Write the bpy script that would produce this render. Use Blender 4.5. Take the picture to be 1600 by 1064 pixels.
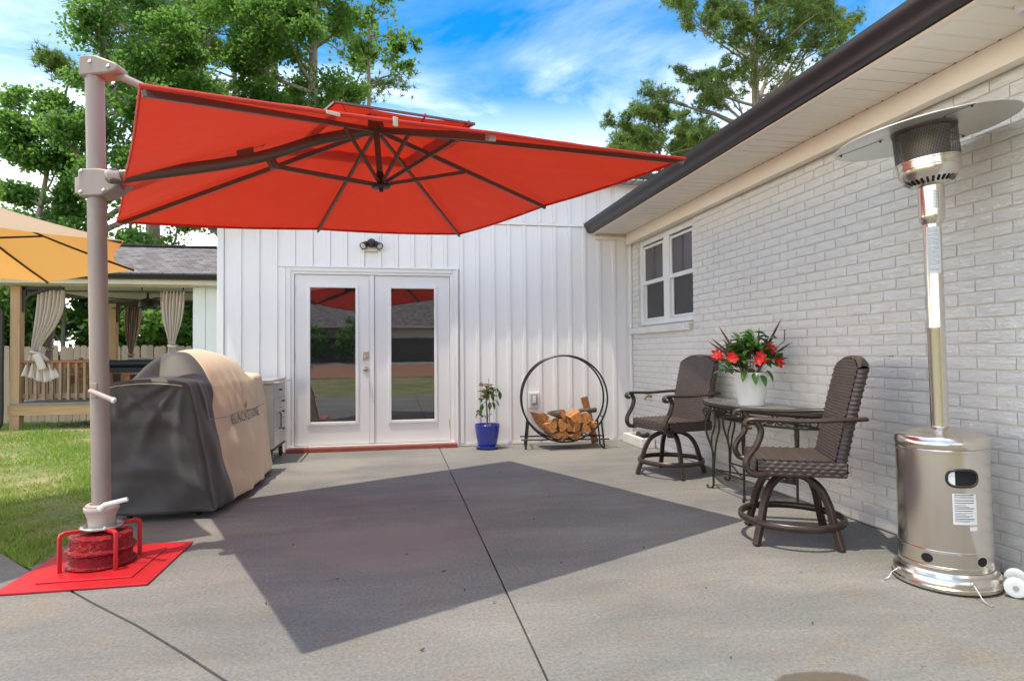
import bpy, bmesh, math, random
import numpy as np
from mathutils import Vector, Matrix
from math import pi, sin, cos, radians, sqrt, atan2

for o in list(bpy.data.objects):
    bpy.data.objects.remove(o, do_unlink=True)
random.seed(7)
NR = np.random.default_rng(11)
SC = bpy.context.scene
COL = SC.collection

# ------------------------------------------------------------------ camera
cam_d = bpy.data.cameras.new('camera')
cam = bpy.data.objects.new('camera', cam_d)
COL.objects.link(cam)
Rm = Matrix(((0.9822215, 0.0033489, -0.1876957), (-0.1875816, -0.0216440, -0.9820105), (-0.0073512, 0.9997601, -0.0206310)))
cam.matrix_world = Matrix.Translation((0, 0, 1.17)) @ Rm.to_4x4()
cam_d.sensor_width = 36.0
cam_d.lens = 21.44
cam_d.clip_end = 2000
SC.camera = cam

# ------------------------------------------------------------------ sky, sun, exposure
SUN = Vector((-0.227, -0.124, 0.966)).normalized()
world = bpy.data.worlds.new('World')
SC.world = world
world.use_nodes = True
nt = world.node_tree
nt.nodes.clear()


def N(t, kind, **kw):
    n = t.nodes.new(kind)
    for k, v in kw.items():
        if k in n.inputs:
            n.inputs[k].default_value = v
        else:
            setattr(n, k, v)
    return n


def ramp(t, pts, inter='LINEAR'):
    n = t.nodes.new('ShaderNodeValToRGB')
    n.color_ramp.interpolation = inter
    el = n.color_ramp.elements
    while len(el) > 1:
        el.remove(el[-1])
    for i, (p, c) in enumerate(pts):
        if i == 0:
            e = el[0]
            e.position = p
        else:
            e = el.new(p)
        e.color = tuple(c) + (1,) if hasattr(c, '__len__') else (c, c, c, 1)
    return n


sky = N(nt, 'ShaderNodeTexSky', sky_type='NISHITA', sun_disc=False)
sky.sun_elevation = math.asin(SUN.z)
sky.sun_rotation = math.atan2(SUN.x, SUN.y)
sky.air_density = 1.0
sky.dust_density = 0.4
sky.ozone_density = 2.5
hs = N(nt, 'ShaderNodeHueSaturation', Saturation=1.5, Value=1.0)
nt.links.new(sky.outputs[0], hs.inputs['Color'])
tc = N(nt, 'ShaderNodeTexCoord')
sep = N(nt, 'ShaderNodeSeparateXYZ')
nt.links.new(tc.outputs['Generated'], sep.inputs[0])
mz = N(nt, 'ShaderNodeMath', operation='MAXIMUM')
nt.links.new(sep.outputs[2], mz.inputs[0])
mz.inputs[1].default_value = 0.0
mz2 = N(nt, 'ShaderNodeMath', operation='ADD')
nt.links.new(mz.outputs[0], mz2.inputs[0])
mz2.inputs[1].default_value = 0.16
dx = N(nt, 'ShaderNodeMath', operation='DIVIDE')
dy = N(nt, 'ShaderNodeMath', operation='DIVIDE')
for d_, k in ((dx, 0), (dy, 1)):
    nt.links.new(sep.outputs[k], d_.inputs[0])
    nt.links.new(mz2.outputs[0], d_.inputs[1])
cmb = N(nt, 'ShaderNodeCombineXYZ')
nt.links.new(dx.outputs[0], cmb.inputs[0])
nt.links.new(dy.outputs[0], cmb.inputs[1])
mp = N(nt, 'ShaderNodeMapping')
mp.inputs['Rotation'].default_value = (0, 0, radians(35))
mp.inputs['Scale'].default_value = (1.0, 1.7, 1)
mp.inputs['Location'].default_value = (12.9, 8.5, 0)
nt.links.new(cmb.outputs[0], mp.inputs[0])
n1 = N(nt, 'ShaderNodeTexNoise', Scale=1.1, Detail=9.0, Roughness=0.62, Distortion=0.5)
nt.links.new(mp.outputs[0], n1.inputs['Vector'])
r1 = ramp(nt, [(0.36, 0.0), (0.52, 0.33), (0.74, 1.0)])
nt.links.new(n1.outputs[0], r1.inputs[0])
n2 = N(nt, 'ShaderNodeTexNoise', Scale=0.55, Detail=3.0, Roughness=0.5)
nt.links.new(mp.outputs[0], n2.inputs['Vector'])
r2 = ramp(nt, [(0.38, 0.10), (0.60, 1.0)])
nt.links.new(n2.outputs[0], r2.inputs[0])
mm = N(nt, 'ShaderNodeMath', operation='MULTIPLY')
nt.links.new(r1.outputs[0], mm.inputs[0])
nt.links.new(r2.outputs[0], mm.inputs[1])
# the lower sky is paler and hazier all the way round
hz = N(nt, 'ShaderNodeMapRange')
hz.inputs['From Min'].default_value = 0.0
hz.inputs['From Max'].default_value = 0.40
hz.inputs['To Min'].default_value = 1.0
hz.inputs['To Max'].default_value = 0.0
nt.links.new(sep.outputs[2], hz.inputs['Value'])
mx = N(nt, 'ShaderNodeMath', operation='MAXIMUM')
nt.links.new(mm.outputs[0], mx.inputs[0])
nt.links.new(hz.outputs[0], mx.inputs[1])
mixc = N(nt, 'ShaderNodeMix', data_type='RGBA')
nt.links.new(mx.outputs[0], mixc.inputs['Factor'])
nt.links.new(hs.outputs[0], mixc.inputs['A'])
mixc.inputs['B'].default_value = (15.5, 15.1, 14.6, 1)
bg = N(nt, 'ShaderNodeBackground', Strength=0.15)
nt.links.new(mixc.outputs['Result'], bg.inputs['Color'])
wo = N(nt, 'ShaderNodeOutputWorld')
nt.links.new(bg.outputs[0], wo.inputs[0])

sl = bpy.data.lights.new('sun', 'SUN')
sl.energy = 2.0
sl.angle = radians(0.6)
sl.color = (1.0, 0.94, 0.86)
so = bpy.data.objects.new('sun', sl)
COL.objects.link(so)
so.rotation_euler = SUN.to_track_quat('Z', 'Y').to_euler()
so.location = (-6, -4, 20)

SC.view_settings.view_transform = 'Standard'
SC.view_settings.look = 'None'
SC.view_settings.exposure = 1.0
SC.view_settings.gamma = 1.0
SC.view_settings.use_white_balance = True      # the photograph is balanced for the bluish open shade
SC.view_settings.white_balance_temperature = 7150
SC.view_settings.white_balance_tint = 7.0
SC.view_settings.use_curve_mapping = False
SC.cycles.max_bounces = 10
SC.cycles.diffuse_bounces = 5
SC.cycles.glossy_bounces = 4
SC.cycles.transmission_bounces = 6
SC.cycles.transparent_max_bounces = 12
SC.cycles.sample_clamp_indirect = 6.0
SC.cycles.use_denoising = True


# ------------------------------------------------------------------ materials
def mat(name, col, rough=0.6, metal=0.0, var=None, vscale=8.0, vstretch=(1, 1, 1), bump=0.0, bscale=60.0, bstretch=(1, 1, 1),
        spec=0.5, coat=0.0, trans=None, detail=5.0, spots=None, ior=None, objrand=0.0, sheen=0.0, bdist=0.01, aniso=0.0, var2=None, v2scale=1.0):
    m = bpy.data.materials.new(name)
    m.use_nodes = True
    t = m.node_tree
    b = t.nodes['Principled BSDF']
    b.inputs['Base Color'].default_value = (*col, 1)
    b.inputs['Roughness'].default_value = rough
    b.inputs['Metallic'].default_value = metal
    b.inputs['Specular IOR Level'].default_value = spec
    b.inputs['Coat Weight'].default_value = coat
    if sheen:
        b.inputs['Sheen Weight'].default_value = sheen
    if aniso:
        b.inputs['Anisotropic'].default_value = aniso
    if ior:
        b.inputs['IOR'].default_value = ior
    tcn = N(t, 'ShaderNodeTexCoord')
    cur = None

    def vec(st):
        mpn = N(t, 'ShaderNodeMapping')
        mpn.inputs['Scale'].default_value = st
        t.links.new(tcn.outputs['Object'], mpn.inputs[0])
        return mpn.outputs[0]
    if var is not None:
        nn = N(t, 'ShaderNodeTexNoise', Scale=vscale, Detail=detail, Roughness=0.6)
        t.links.new(vec(vstretch), nn.inputs['Vector'])
        rr = ramp(t, [(0.28, 0.0), (0.72, 1.0)])
        t.links.new(nn.outputs[0], rr.inputs[0])
        mixn = N(t, 'ShaderNodeMix', data_type='RGBA')
        mixn.inputs['A'].default_value = (*col, 1)
        mixn.inputs['B'].default_value = (*var, 1)
        t.links.new(rr.outputs[0], mixn.inputs['Factor'])
        cur = mixn.outputs['Result']
        if var2 is not None:
            nn = N(t, 'ShaderNodeTexNoise', Scale=v2scale, Detail=4.0, Roughness=0.55)
            t.links.new(vec((1, 1, 1)), nn.inputs['Vector'])
            rr = ramp(t, [(0.42, 0.0), (0.68, 1.0)])
            t.links.new(nn.outputs[0], rr.inputs[0])
            mixn = N(t, 'ShaderNodeMix', data_type='RGBA')
            t.links.new(cur, mixn.inputs['A'])
            mixn.inputs['B'].default_value = (*var2, 1)
            t.links.new(rr.outputs[0], mixn.inputs['Factor'])
            cur = mixn.outputs['Result']
    if spots is not None:
        scol, sscale, sth = spots
        nn = N(t, 'ShaderNodeTexNoise', Scale=sscale, Detail=3.0, Roughness=0.7)
        t.links.new(tcn.outputs['Object'], nn.inputs['Vector'])
        rr = ramp(t, [(sth, 0.0), (min(sth + 0.06, 1), 1.0)])
        t.links.new(nn.outputs[0], rr.inputs[0])
        mixn = N(t, 'ShaderNodeMix', data_type='RGBA')
        if cur is not None:
            t.links.new(cur, mixn.inputs['A'])
        else:
            mixn.inputs['A'].default_value = (*col, 1)
        mixn.inputs['B'].default_value = (*scol, 1)
        t.links.new(rr.outputs[0], mixn.inputs['Factor'])
        cur = mixn.outputs['Result']
    if objrand:
        oi = N(t, 'ShaderNodeObjectInfo')
        mr = N(t, 'ShaderNodeMapRange')
        mr.inputs['To Min'].default_value = 1 - objrand
        mr.inputs['To Max'].default_value = 1 + objrand
        t.links.new(oi.outputs['Random'], mr.inputs['Value'])
        hv = N(t, 'ShaderNodeHueSaturation')
        t.links.new(mr.outputs[0], hv.inputs['Value'])
        if cur is not None:
            t.links.new(cur, hv.inputs['Color'])
        else:
            hv.inputs['Color'].default_value = (*col, 1)
        cur = hv.outputs[0]
    if cur is not None:
        t.links.new(cur, b.inputs['Base Color'])
    if bump:
        nn = N(t, 'ShaderNodeTexNoise', Scale=bscale, Detail=6.0, Roughness=0.65)
        t.links.new(vec(bstretch), nn.inputs['Vector'])
        bp = N(t, 'ShaderNodeBump', Strength=bump, Distance=bdist)
        t.links.new(nn.outputs[0], bp.inputs['Height'])
        t.links.new(bp.outputs[0], b.inputs['Normal'])
    if trans is not None:
        tcol, tw = trans
        tr = N(t, 'ShaderNodeBsdfTranslucent')
        tr.inputs['Color'].default_value = (*tcol, 1)
        ms = N(t, 'ShaderNodeMixShader', Fac=tw)
        t.links.new(b.outputs[0], ms.inputs[1])
        t.links.new(tr.outputs[0], ms.inputs[2])
        t.links.new(ms.outputs[0], t.nodes['Material Output'].inputs[0])
        if cur is not None and tcol is None:
            pass
    return m


def leafmat(name, c1, c2, c3, tcol, tw=0.45):
    m = bpy.data.materials.new(name)
    m.use_nodes = True
    t = m.node_tree
    b = t.nodes['Principled BSDF']
    b.inputs['Roughness'].default_value = 0.5
    b.inputs['Specular IOR Level'].default_value = 0.35
    at = N(t, 'ShaderNodeAttribute', attribute_name='tone')
    rr = ramp(t, [(0.0, c1), (0.5, c2), (1.0, c3)])
    t.links.new(at.outputs['Fac'], rr.inputs[0])
    t.links.new(rr.outputs[0], b.inputs['Base Color'])
    tr = N(t, 'ShaderNodeBsdfTranslucent')
    tr.inputs['Color'].default_value = (*tcol, 1)
    ms = N(t, 'ShaderNodeMixShader', Fac=tw)
    t.links.new(b.outputs[0], ms.inputs[1])
    t.links.new(tr.outputs[0], ms.inputs[2])
    t.links.new(ms.outputs[0], t.nodes['Material Output'].inputs[0])
    return m


M = {}
M['siding'] = mat('white_siding', (0.85, 0.825, 0.805), 0.45, var=(0.81, 0.78, 0.755), vscale=1.4, vstretch=(2, 2, 0.6), bump=0.12, bscale=30, bstretch=(6, 6, 0.3), bdist=0.002)
M['trim'] = mat('white_trim', (0.80, 0.785, 0.765), 0.4, var=(0.74, 0.72, 0.69), vscale=3)
M['door'] = mat('door_paint', (0.78, 0.755, 0.735), 0.35, var=(0.735, 0.705, 0.68), vscale=1.6, vstretch=(1, 1, 0.5), bump=0.03, bscale=40)
M['cream'] = mat('cream_trim', (0.86, 0.785, 0.68), 0.5, var=(0.83, 0.72, 0.59), vscale=1.0, bump=0.05, bscale=20)
M['glass'] = mat('dark_glass', (0.012, 0.012, 0.013), 0.01, ior=2.7, bump=0.012, bscale=1.6, bdist=0.01)
M['winglass'] = mat('window_glass', (0.06, 0.052, 0.062), 0.03, ior=1.6)
M['screen'] = mat('window_screen', (0.022, 0.021, 0.022), 0.35, ior=1.5, var=(0.04, 0.036, 0.035), vscale=14, vstretch=(1, 1, 0.6))
M['brown_metal'] = mat('dark_gutter_metal', (0.020, 0.018, 0.020), 0.36, spec=0.4, var=(0.030, 0.026, 0.028), vscale=2)
M['black_metal'] = mat('black_metal', (0.012, 0.012, 0.013), 0.4, spec=0.5)
M['bronze'] = mat('bronze_umbrella_metal', (0.335, 0.272, 0.235), 0.45, metal=0.1, var=(0.285, 0.228, 0.195), vscale=5, vstretch=(3, 3, 0.4))
M['umb_dark'] = mat('dark_umbrella_frame', (0.135, 0.102, 0.085), 0.35, metal=0.25)
M['umb_hub'] = mat('black_umbrella_plastic', (0.02, 0.017, 0.016), 0.45)
M['taupe'] = mat('taupe_plastic', (0.45, 0.37, 0.33), 0.45)
M['steel'] = mat('stainless_steel', (0.72, 0.665, 0.59), 0.20, metal=1.0, bump=0.0, aniso=0.25)
M['steel_dull'] = mat('brushed_aluminium', (0.72, 0.70, 0.67), 0.30, metal=1.0, bump=0.04, bscale=30, bdist=0.002)
M['cart'] = mat('cart_steel', (0.50, 0.495, 0.485), 0.34, metal=0.75, bump=0.03, bscale=60, bstretch=(1, 0.1, 1))
M['reflector'] = mat('reflector_aluminium', (0.86, 0.84, 0.80), 0.28, metal=0.55, var=(0.8, 0.77, 0.71), vscale=3)
M['white_plastic'] = mat('white_plastic', (0.78, 0.78, 0.76), 0.4, var=(0.72, 0.72, 0.69), vscale=6)
M['label'] = mat('paper_label', (0.72, 0.72, 0.71), 0.5)
M['print'] = mat('label_print', (0.16, 0.16, 0.17), 0.6)
M['hole'] = mat('dark_opening', (0.004, 0.004, 0.004), 0.8)
M['rubber'] = mat('black_rubber', (0.012, 0.012, 0.012), 0.6)
M['red_paint'] = mat('red_paint', (0.58, 0.016, 0.026), 0.38, var=(0.46, 0.016, 0.022), vscale=5, bump=0.12, bscale=40, bdist=0.004, spots=((0.30, 0.06, 0.05), 11.0, 0.66))
M['red_rough'] = mat('rough_red_paint', (0.50, 0.012, 0.02), 0.32, var=(0.32, 0.010, 0.018), vscale=14, bump=1.0, bscale=55, bdist=0.03, spots=((0.20, 0.025, 0.03), 22.0, 0.64))
M['redfab'] = mat('red_canopy_fabric', (0.70, 0.046, 0.026), 0.75, var=(0.58, 0.034, 0.018), vscale=2.0, bump=0.35, bscale=4.0, bdist=0.03, trans=((0.80, 0.050, 0.018), 0.21), spots=((0.68, 0.09, 0.05), 5.0, 0.72))
M['tanfab'] = mat('tan_canopy_fabric', (0.66, 0.51, 0.35), 0.8, trans=((0.72, 0.34, 0.075), 0.50), bump=0.2, bscale=5, bdist=0.02)
M['cloth_black'] = mat('black_cover_fabric', (0.040, 0.036, 0.034), 0.55, var=(0.050, 0.045, 0.042), vscale=14, bump=0.15, bscale=45, bdist=0.004, sheen=0.15)
M['cloth_beige'] = mat('beige_cover_fabric', (0.68, 0.555, 0.395), 0.75, var=(0.61, 0.485, 0.34), vscale=3.5, bump=0.15, bscale=45, bdist=0.004)
M['curtain'] = mat('curtain_cloth', (0.82, 0.72, 0.63), 0.85, var=(0.74, 0.64, 0.56), vscale=5, trans=((0.5, 0.42, 0.36), 0.25))
M['curtain_b'] = mat('brown_curtain_cloth', (0.42, 0.31, 0.26), 0.85, var=(0.36, 0.26, 0.215), vscale=5, trans=((0.3, 0.2, 0.16), 0.2))
M['wicker'] = mat('brown_wicker', (0.046, 0.033, 0.028), 0.38, var=(0.082, 0.059, 0.051), vscale=45, objrand=0.08)
M['chairmetal'] = mat('bronze_chair_metal', (0.050, 0.036, 0.032), 0.33, metal=0.45, var=(0.085, 0.056, 0.046), vscale=9, bump=0.1, bscale=50, bdist=0.003)
M['iron'] = mat('dark_wrought_iron', (0.030, 0.025, 0.022), 0.36, metal=0.5, var=(0.055, 0.042, 0.034), vscale=25)
M['blueglaze'] = mat('blue_glaze', (0.018, 0.030, 0.26), 0.12, var=(0.028, 0.055, 0.36), vscale=3, coat=0.6)
M['soil'] = mat('potting_soil', (0.035, 0.024, 0.017), 0.9, bump=0.6, bscale=60, bdist=0.01)
M['bark'] = mat('log_bark', (0.13, 0.095, 0.07), 0.9, var=(0.26, 0.22, 0.19), vscale=18, vstretch=(1, 0.3, 1), bump=0.9, bscale=30, bstretch=(1, 0.25, 1), bdist=0.015)
M['bark_dark'] = mat('dark_bark', (0.070, 0.045, 0.032), 0.9, var=(0.15, 0.105, 0.08), vscale=18, bump=0.9, bscale=30, bdist=0.015)
M['bark_pale'] = mat('pale_bark', (0.34, 0.30, 0.26), 0.9, var=(0.20, 0.16, 0.13), vscale=22, bump=0.8, bscale=30, bdist=0.012)
M['cutwood'] = mat('cut_wood', (0.60, 0.27, 0.075), 0.7, var=(0.22, 0.07, 0.024), vscale=30, vstretch=(1, 0.5, 1.6), objrand=0.25, bump=0.3, bscale=50, bdist=0.004)
M['lumber'] = mat('treated_lumber', (0.50, 0.33, 0.185), 0.7, var=(0.40, 0.235, 0.12), vscale=5, vstretch=(6, 6, 0.6), bump=0.15, bscale=20, bdist=0.004, spots=((0.15, 0.07, 0.03), 5.0, 0.73))
M['lumber_h'] = mat('treated_lumber_beam', (0.52, 0.35, 0.185), 0.7, var=(0.40, 0.24, 0.115), vscale=4, vstretch=(0.5, 6, 6), spots=((0.15, 0.07, 0.03), 4.0, 0.73))
M['baluster'] = mat('weathered_baluster_wood', (0.36, 0.235, 0.145), 0.75, var=(0.27, 0.165, 0.10), vscale=6, objrand=0.15)
M['stainwood'] = mat('orange_stained_wood', (0.33, 0.145, 0.055), 0.6, var=(0.25, 0.10, 0.038), vscale=6, objrand=0.15)
M['fence'] = mat('weathered_fence_wood', (0.36, 0.295, 0.225), 0.85, var=(0.27, 0.215, 0.16), vscale=6, vstretch=(5, 5, 0.5), objrand=0.16)
M['deck'] = mat('grey_deck_boards', (0.26, 0.25, 0.24), 0.8, var=(0.2, 0.19, 0.18), vscale=6)
M['ceil'] = mat('pavilion_ceiling_white', (0.74, 0.73, 0.70), 0.6)
M['fascia'] = mat('pavilion_fascia', (0.66, 0.60, 0.51), 0.55, var=(0.6, 0.54, 0.45), vscale=3)
M['annex'] = mat('annex_siding', (0.72, 0.74, 0.72), 0.5, var=(0.67, 0.69, 0.67), vscale=2)
M['tub'] = mat('hot_tub_cover_vinyl', (0.020, 0.020, 0.022), 0.45, bump=0.4, bscale=4, bdist=0.05)
M['tubside'] = mat('hot_tub_panel', (0.045, 0.038, 0.036), 0.6)
M['tubrim'] = mat('hot_tub_rim', (0.40, 0.42, 0.40), 0.5)
M['redsill'] = mat('red_threshold_paint', (0.36, 0.075, 0.045), 0.55, var=(0.28, 0.05, 0.03), vscale=9)
M['thresh'] = mat('aluminium_threshold', (0.66, 0.64, 0.62), 0.4, metal=0.3)
M['nickel'] = mat('satin_nickel', (0.56, 0.50, 0.42), 0.25, metal=1.0)
M['brass'] = mat('brass_faucet', (0.5, 0.3, 0.12), 0.35, metal=1.0)
M['bluehandle'] = mat('blue_valve_handle', (0.06, 0.12, 0.45), 0.4)
M['lampblack'] = mat('black_lamp_housing', (0.022, 0.020, 0.021), 0.5)
M['lens'] = mat('frosted_lens', (0.62, 0.56, 0.52), 0.25)
M['bluetie'] = mat('blue_plant_tie', (0.10, 0.28, 0.44), 0.5)
M['greyplastic'] = mat('grey_cover_plastic', (0.33, 0.35, 0.35), 0.25)
M['trunk'] = mat('tree_bark', (0.17, 0.135, 0.11), 0.9, var=(0.30, 0.26, 0.225), vscale=3, vstretch=(3, 3, 0.8), bump=0.8, bscale=6, bstretch=(2, 2, 0.5), bdist=0.08)
M['pinebark'] = mat('pine_bark', (0.19, 0.145, 0.12), 0.9, var=(0.33, 0.28, 0.245), vscale=2, bump=0.8, bscale=5, bdist=0.08)
M['leafA'] = leafmat('sweetgum_leaf', (0.020, 0.066, 0.014), (0.046, 0.118, 0.024), (0.105, 0.190, 0.042), (0.24, 0.46, 0.085), 0.52)
M['leafB'] = leafmat('deep_green_leaf', (0.025, 0.068, 0.014), (0.055, 0.122, 0.024), (0.105, 0.185, 0.034), (0.22, 0.42, 0.07), 0.50)
M['pine'] = leafmat('pine_needle', (0.034, 0.070, 0.018), (0.072, 0.122, 0.028), (0.135, 0.180, 0.045), (0.27, 0.42, 0.09), 0.45)
M['grass'] = leafmat('grass_blade', (0.46, 0.37, 0.17), (0.15, 0.26, 0.035), (0.25, 0.37, 0.07), (0.30, 0.48, 0.07), 0.40)
M['pot_leaf'] = mat('glossy_green_leaf', (0.030, 0.105, 0.022), 0.30, var=(0.060, 0.165, 0.030), vscale=20, objrand=0.35, trans=((0.12, 0.30, 0.03), 0.22))
M['tree_leaf'] = mat('citrus_leaf', (0.050, 0.110, 0.022), 0.35, objrand=0.3, trans=((0.14, 0.28, 0.04), 0.25))
M['dry_leaf'] = mat('dry_brown_leaf', (0.24, 0.145, 0.065), 0.7, var=(0.33, 0.23, 0.12), vscale=20, objrand=0.3, trans=((0.35, 0.2, 0.08), 0.25))
M['spike'] = mat('burgundy_spike_leaf', (0.060, 0.020, 0.026), 0.4, var=(0.12, 0.045, 0.05), vscale=12)
M['flower'] = mat('red_petal', (0.70, 0.012, 0.022), 0.45, objrand=0.2, trans=((0.85, 0.02, 0.03), 0.35))
M['flower_c'] = mat('yellow_throat', (0.75, 0.32, 0.05), 0.5)
M['stemgreen'] = mat('plant_stem', (0.17, 0.135, 0.07), 0.7)
M['tantab'] = mat('tan_strap', (0.62, 0.52, 0.38), 0.8)
M['orange_print'] = mat('orange_print', (0.62, 0.22, 0.03), 0.7)
M['litter'] = mat('dry_leaf_litter', (0.10, 0.055, 0.03), 0.8, objrand=0.3)
M['clay'] = mat('red_clay_soil', (0.36, 0.165, 0.095), 0.95, var=(0.28, 0.13, 0.08), vscale=0.8)
M['gravel_m'] = mat('pale_gravel', (0.34, 0.33, 0.31), 0.95, var=(0.22, 0.21, 0.2), vscale=20)
M['nbrick'] = mat('neighbour_brick', (0.075, 0.068, 0.060), 0.85)
M['nwall'] = mat('neighbour_trim', (0.42, 0.40, 0.37), 0.7)


def roofmat():
    m = bpy.data.materials.new('asphalt_shingles')
    m.use_nodes = True
    t = m.node_tree
    b = t.nodes['Principled BSDF']
    b.inputs['Roughness'].default_value = 0.9
    tcn = N(t, 'ShaderNodeTexCoord')
    mpn = N(t, 'ShaderNodeMapping')
    mpn.inputs['Scale'].default_value = (1, 1, 1)
    t.links.new(tcn.outputs['Object'], mpn.inputs[0])
    br = N(t, 'ShaderNodeTexBrick')
    br.inputs['Scale'].default_value = 1.0
    br.inputs['Brick Width'].default_value = 0.16
    br.inputs['Row Height'].default_value = 0.125
    br.inputs['Mortar Size'].default_value = 0.006
    br.inputs['Color1'].default_value = (0.115, 0.098, 0.088, 1)
    br.inputs['Color2'].default_value = (0.21, 0.195, 0.19, 1)
    br.inputs['Mortar'].default_value = (0.05, 0.045, 0.043, 1)
    t.links.new(mpn.outputs[0], br.inputs['Vector'])
    nn = N(t, 'ShaderNodeTexNoise', Scale=3.5, Detail=6.0)
    st = N(t, 'ShaderNodeMapping')
    st.inputs['Scale'].default_value = (1, 3.5, 3.5)
    t.links.new(tcn.outputs['Object'], st.inputs[0])
    t.links.new(st.outputs[0], nn.inputs['Vector'])
    rr = ramp(t, [(0.35, (0.75, 0.72, 0.72)), (0.55, (1.0, 1.0, 1.05)), (0.70, (1.35, 1.12, 0.95))])
    t.links.new(nn.outputs[0], rr.inputs[0])
    mi = N(t, 'ShaderNodeMix', data_type='RGBA', blend_type='MULTIPLY')
    mi.inputs['Factor'].default_value = 1
    t.links.new(br.outputs[0], mi.inputs['A'])
    t.links.new(rr.outputs[0], mi.inputs['B'])
    t.links.new(mi.outputs['Result'], b.inputs['Base Color'])
    return m


M['roof'] = roofmat()


def brickmat(name, base, lo):
    m = bpy.data.materials.new(name)
    m.use_nodes = True
    t = m.node_tree
    b = t.nodes['Principled BSDF']
    b.inputs['Roughness'].default_value = 0.5
    b.inputs['Specular IOR Level'].default_value = 0.35
    ge = N(t, 'ShaderNodeNewGeometry')
    nn = N(t, 'ShaderNodeTexNoise', Scale=2.0, Detail=6.0, Roughness=0.6)
    t.links.new(ge.outputs['Position'], nn.inputs['Vector'])
    rr = ramp(t, [(0.3, lo), (0.7, base)])
    t.links.new(nn.outputs[0], rr.inputs[0])
    sp = N(t, 'ShaderNodeTexNoise', Scale=26.0, Detail=2.0, Roughness=0.5)
    t.links.new(ge.outputs['Position'], sp.inputs['Vector'])
    sr = ramp(t, [(0.765, 0.0), (0.80, 1.0)])
    t.links.new(sp.outputs[0], sr.inputs[0])
    mi = N(t, 'ShaderNodeMix', data_type='RGBA')
    t.links.new(sr.outputs[0], mi.inputs['Factor'])
    t.links.new(rr.outputs[0], mi.inputs['A'])
    mi.inputs['B'].default_value = (0.16, 0.115, 0.085, 1)
    t.links.new(mi.outputs['Result'], b.inputs['Base Color'])
    mpn = N(t, 'ShaderNodeMapping')
    mpn.inputs['Scale'].default_value = (1, 0.36, 1.35)
    t.links.new(ge.outputs['Position'], mpn.inputs[0])
    # rock-faced ridges, a domain-warped ridge noise
    w = N(t, 'ShaderNodeTexNoise', Scale=42.0, Detail=4.0, Roughness=0.55, Distortion=1.2)
    t.links.new(mpn.outputs[0], w.inputs['Vector'])
    rd = ramp(t, [(0.30, 0.0), (0.46, 0.75), (0.52, 0.25), (0.66, 1.0)])
    t.links.new(w.outputs[0], rd.inputs[0])
    bp = N(t, 'ShaderNodeBump', Strength=0.75, Distance=0.008)
    t.links.new(rd.outputs[0], bp.inputs['Height'])
    t.links.new(bp.outputs[0], b.inputs['Normal'])
    return m


M['brick'] = brickmat('white_painted_brick', (0.87, 0.845, 0.80), (0.815, 0.785, 0.735))
M['mortar'] = mat('painted_mortar', (0.73, 0.68, 0.60), 0.85, var=(0.58, 0.52, 0.44), vscale=7, bump=0.4, bscale=60, bdist=0.004, spots=((0.20, 0.15, 0.10), 13.0, 0.68))


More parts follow.
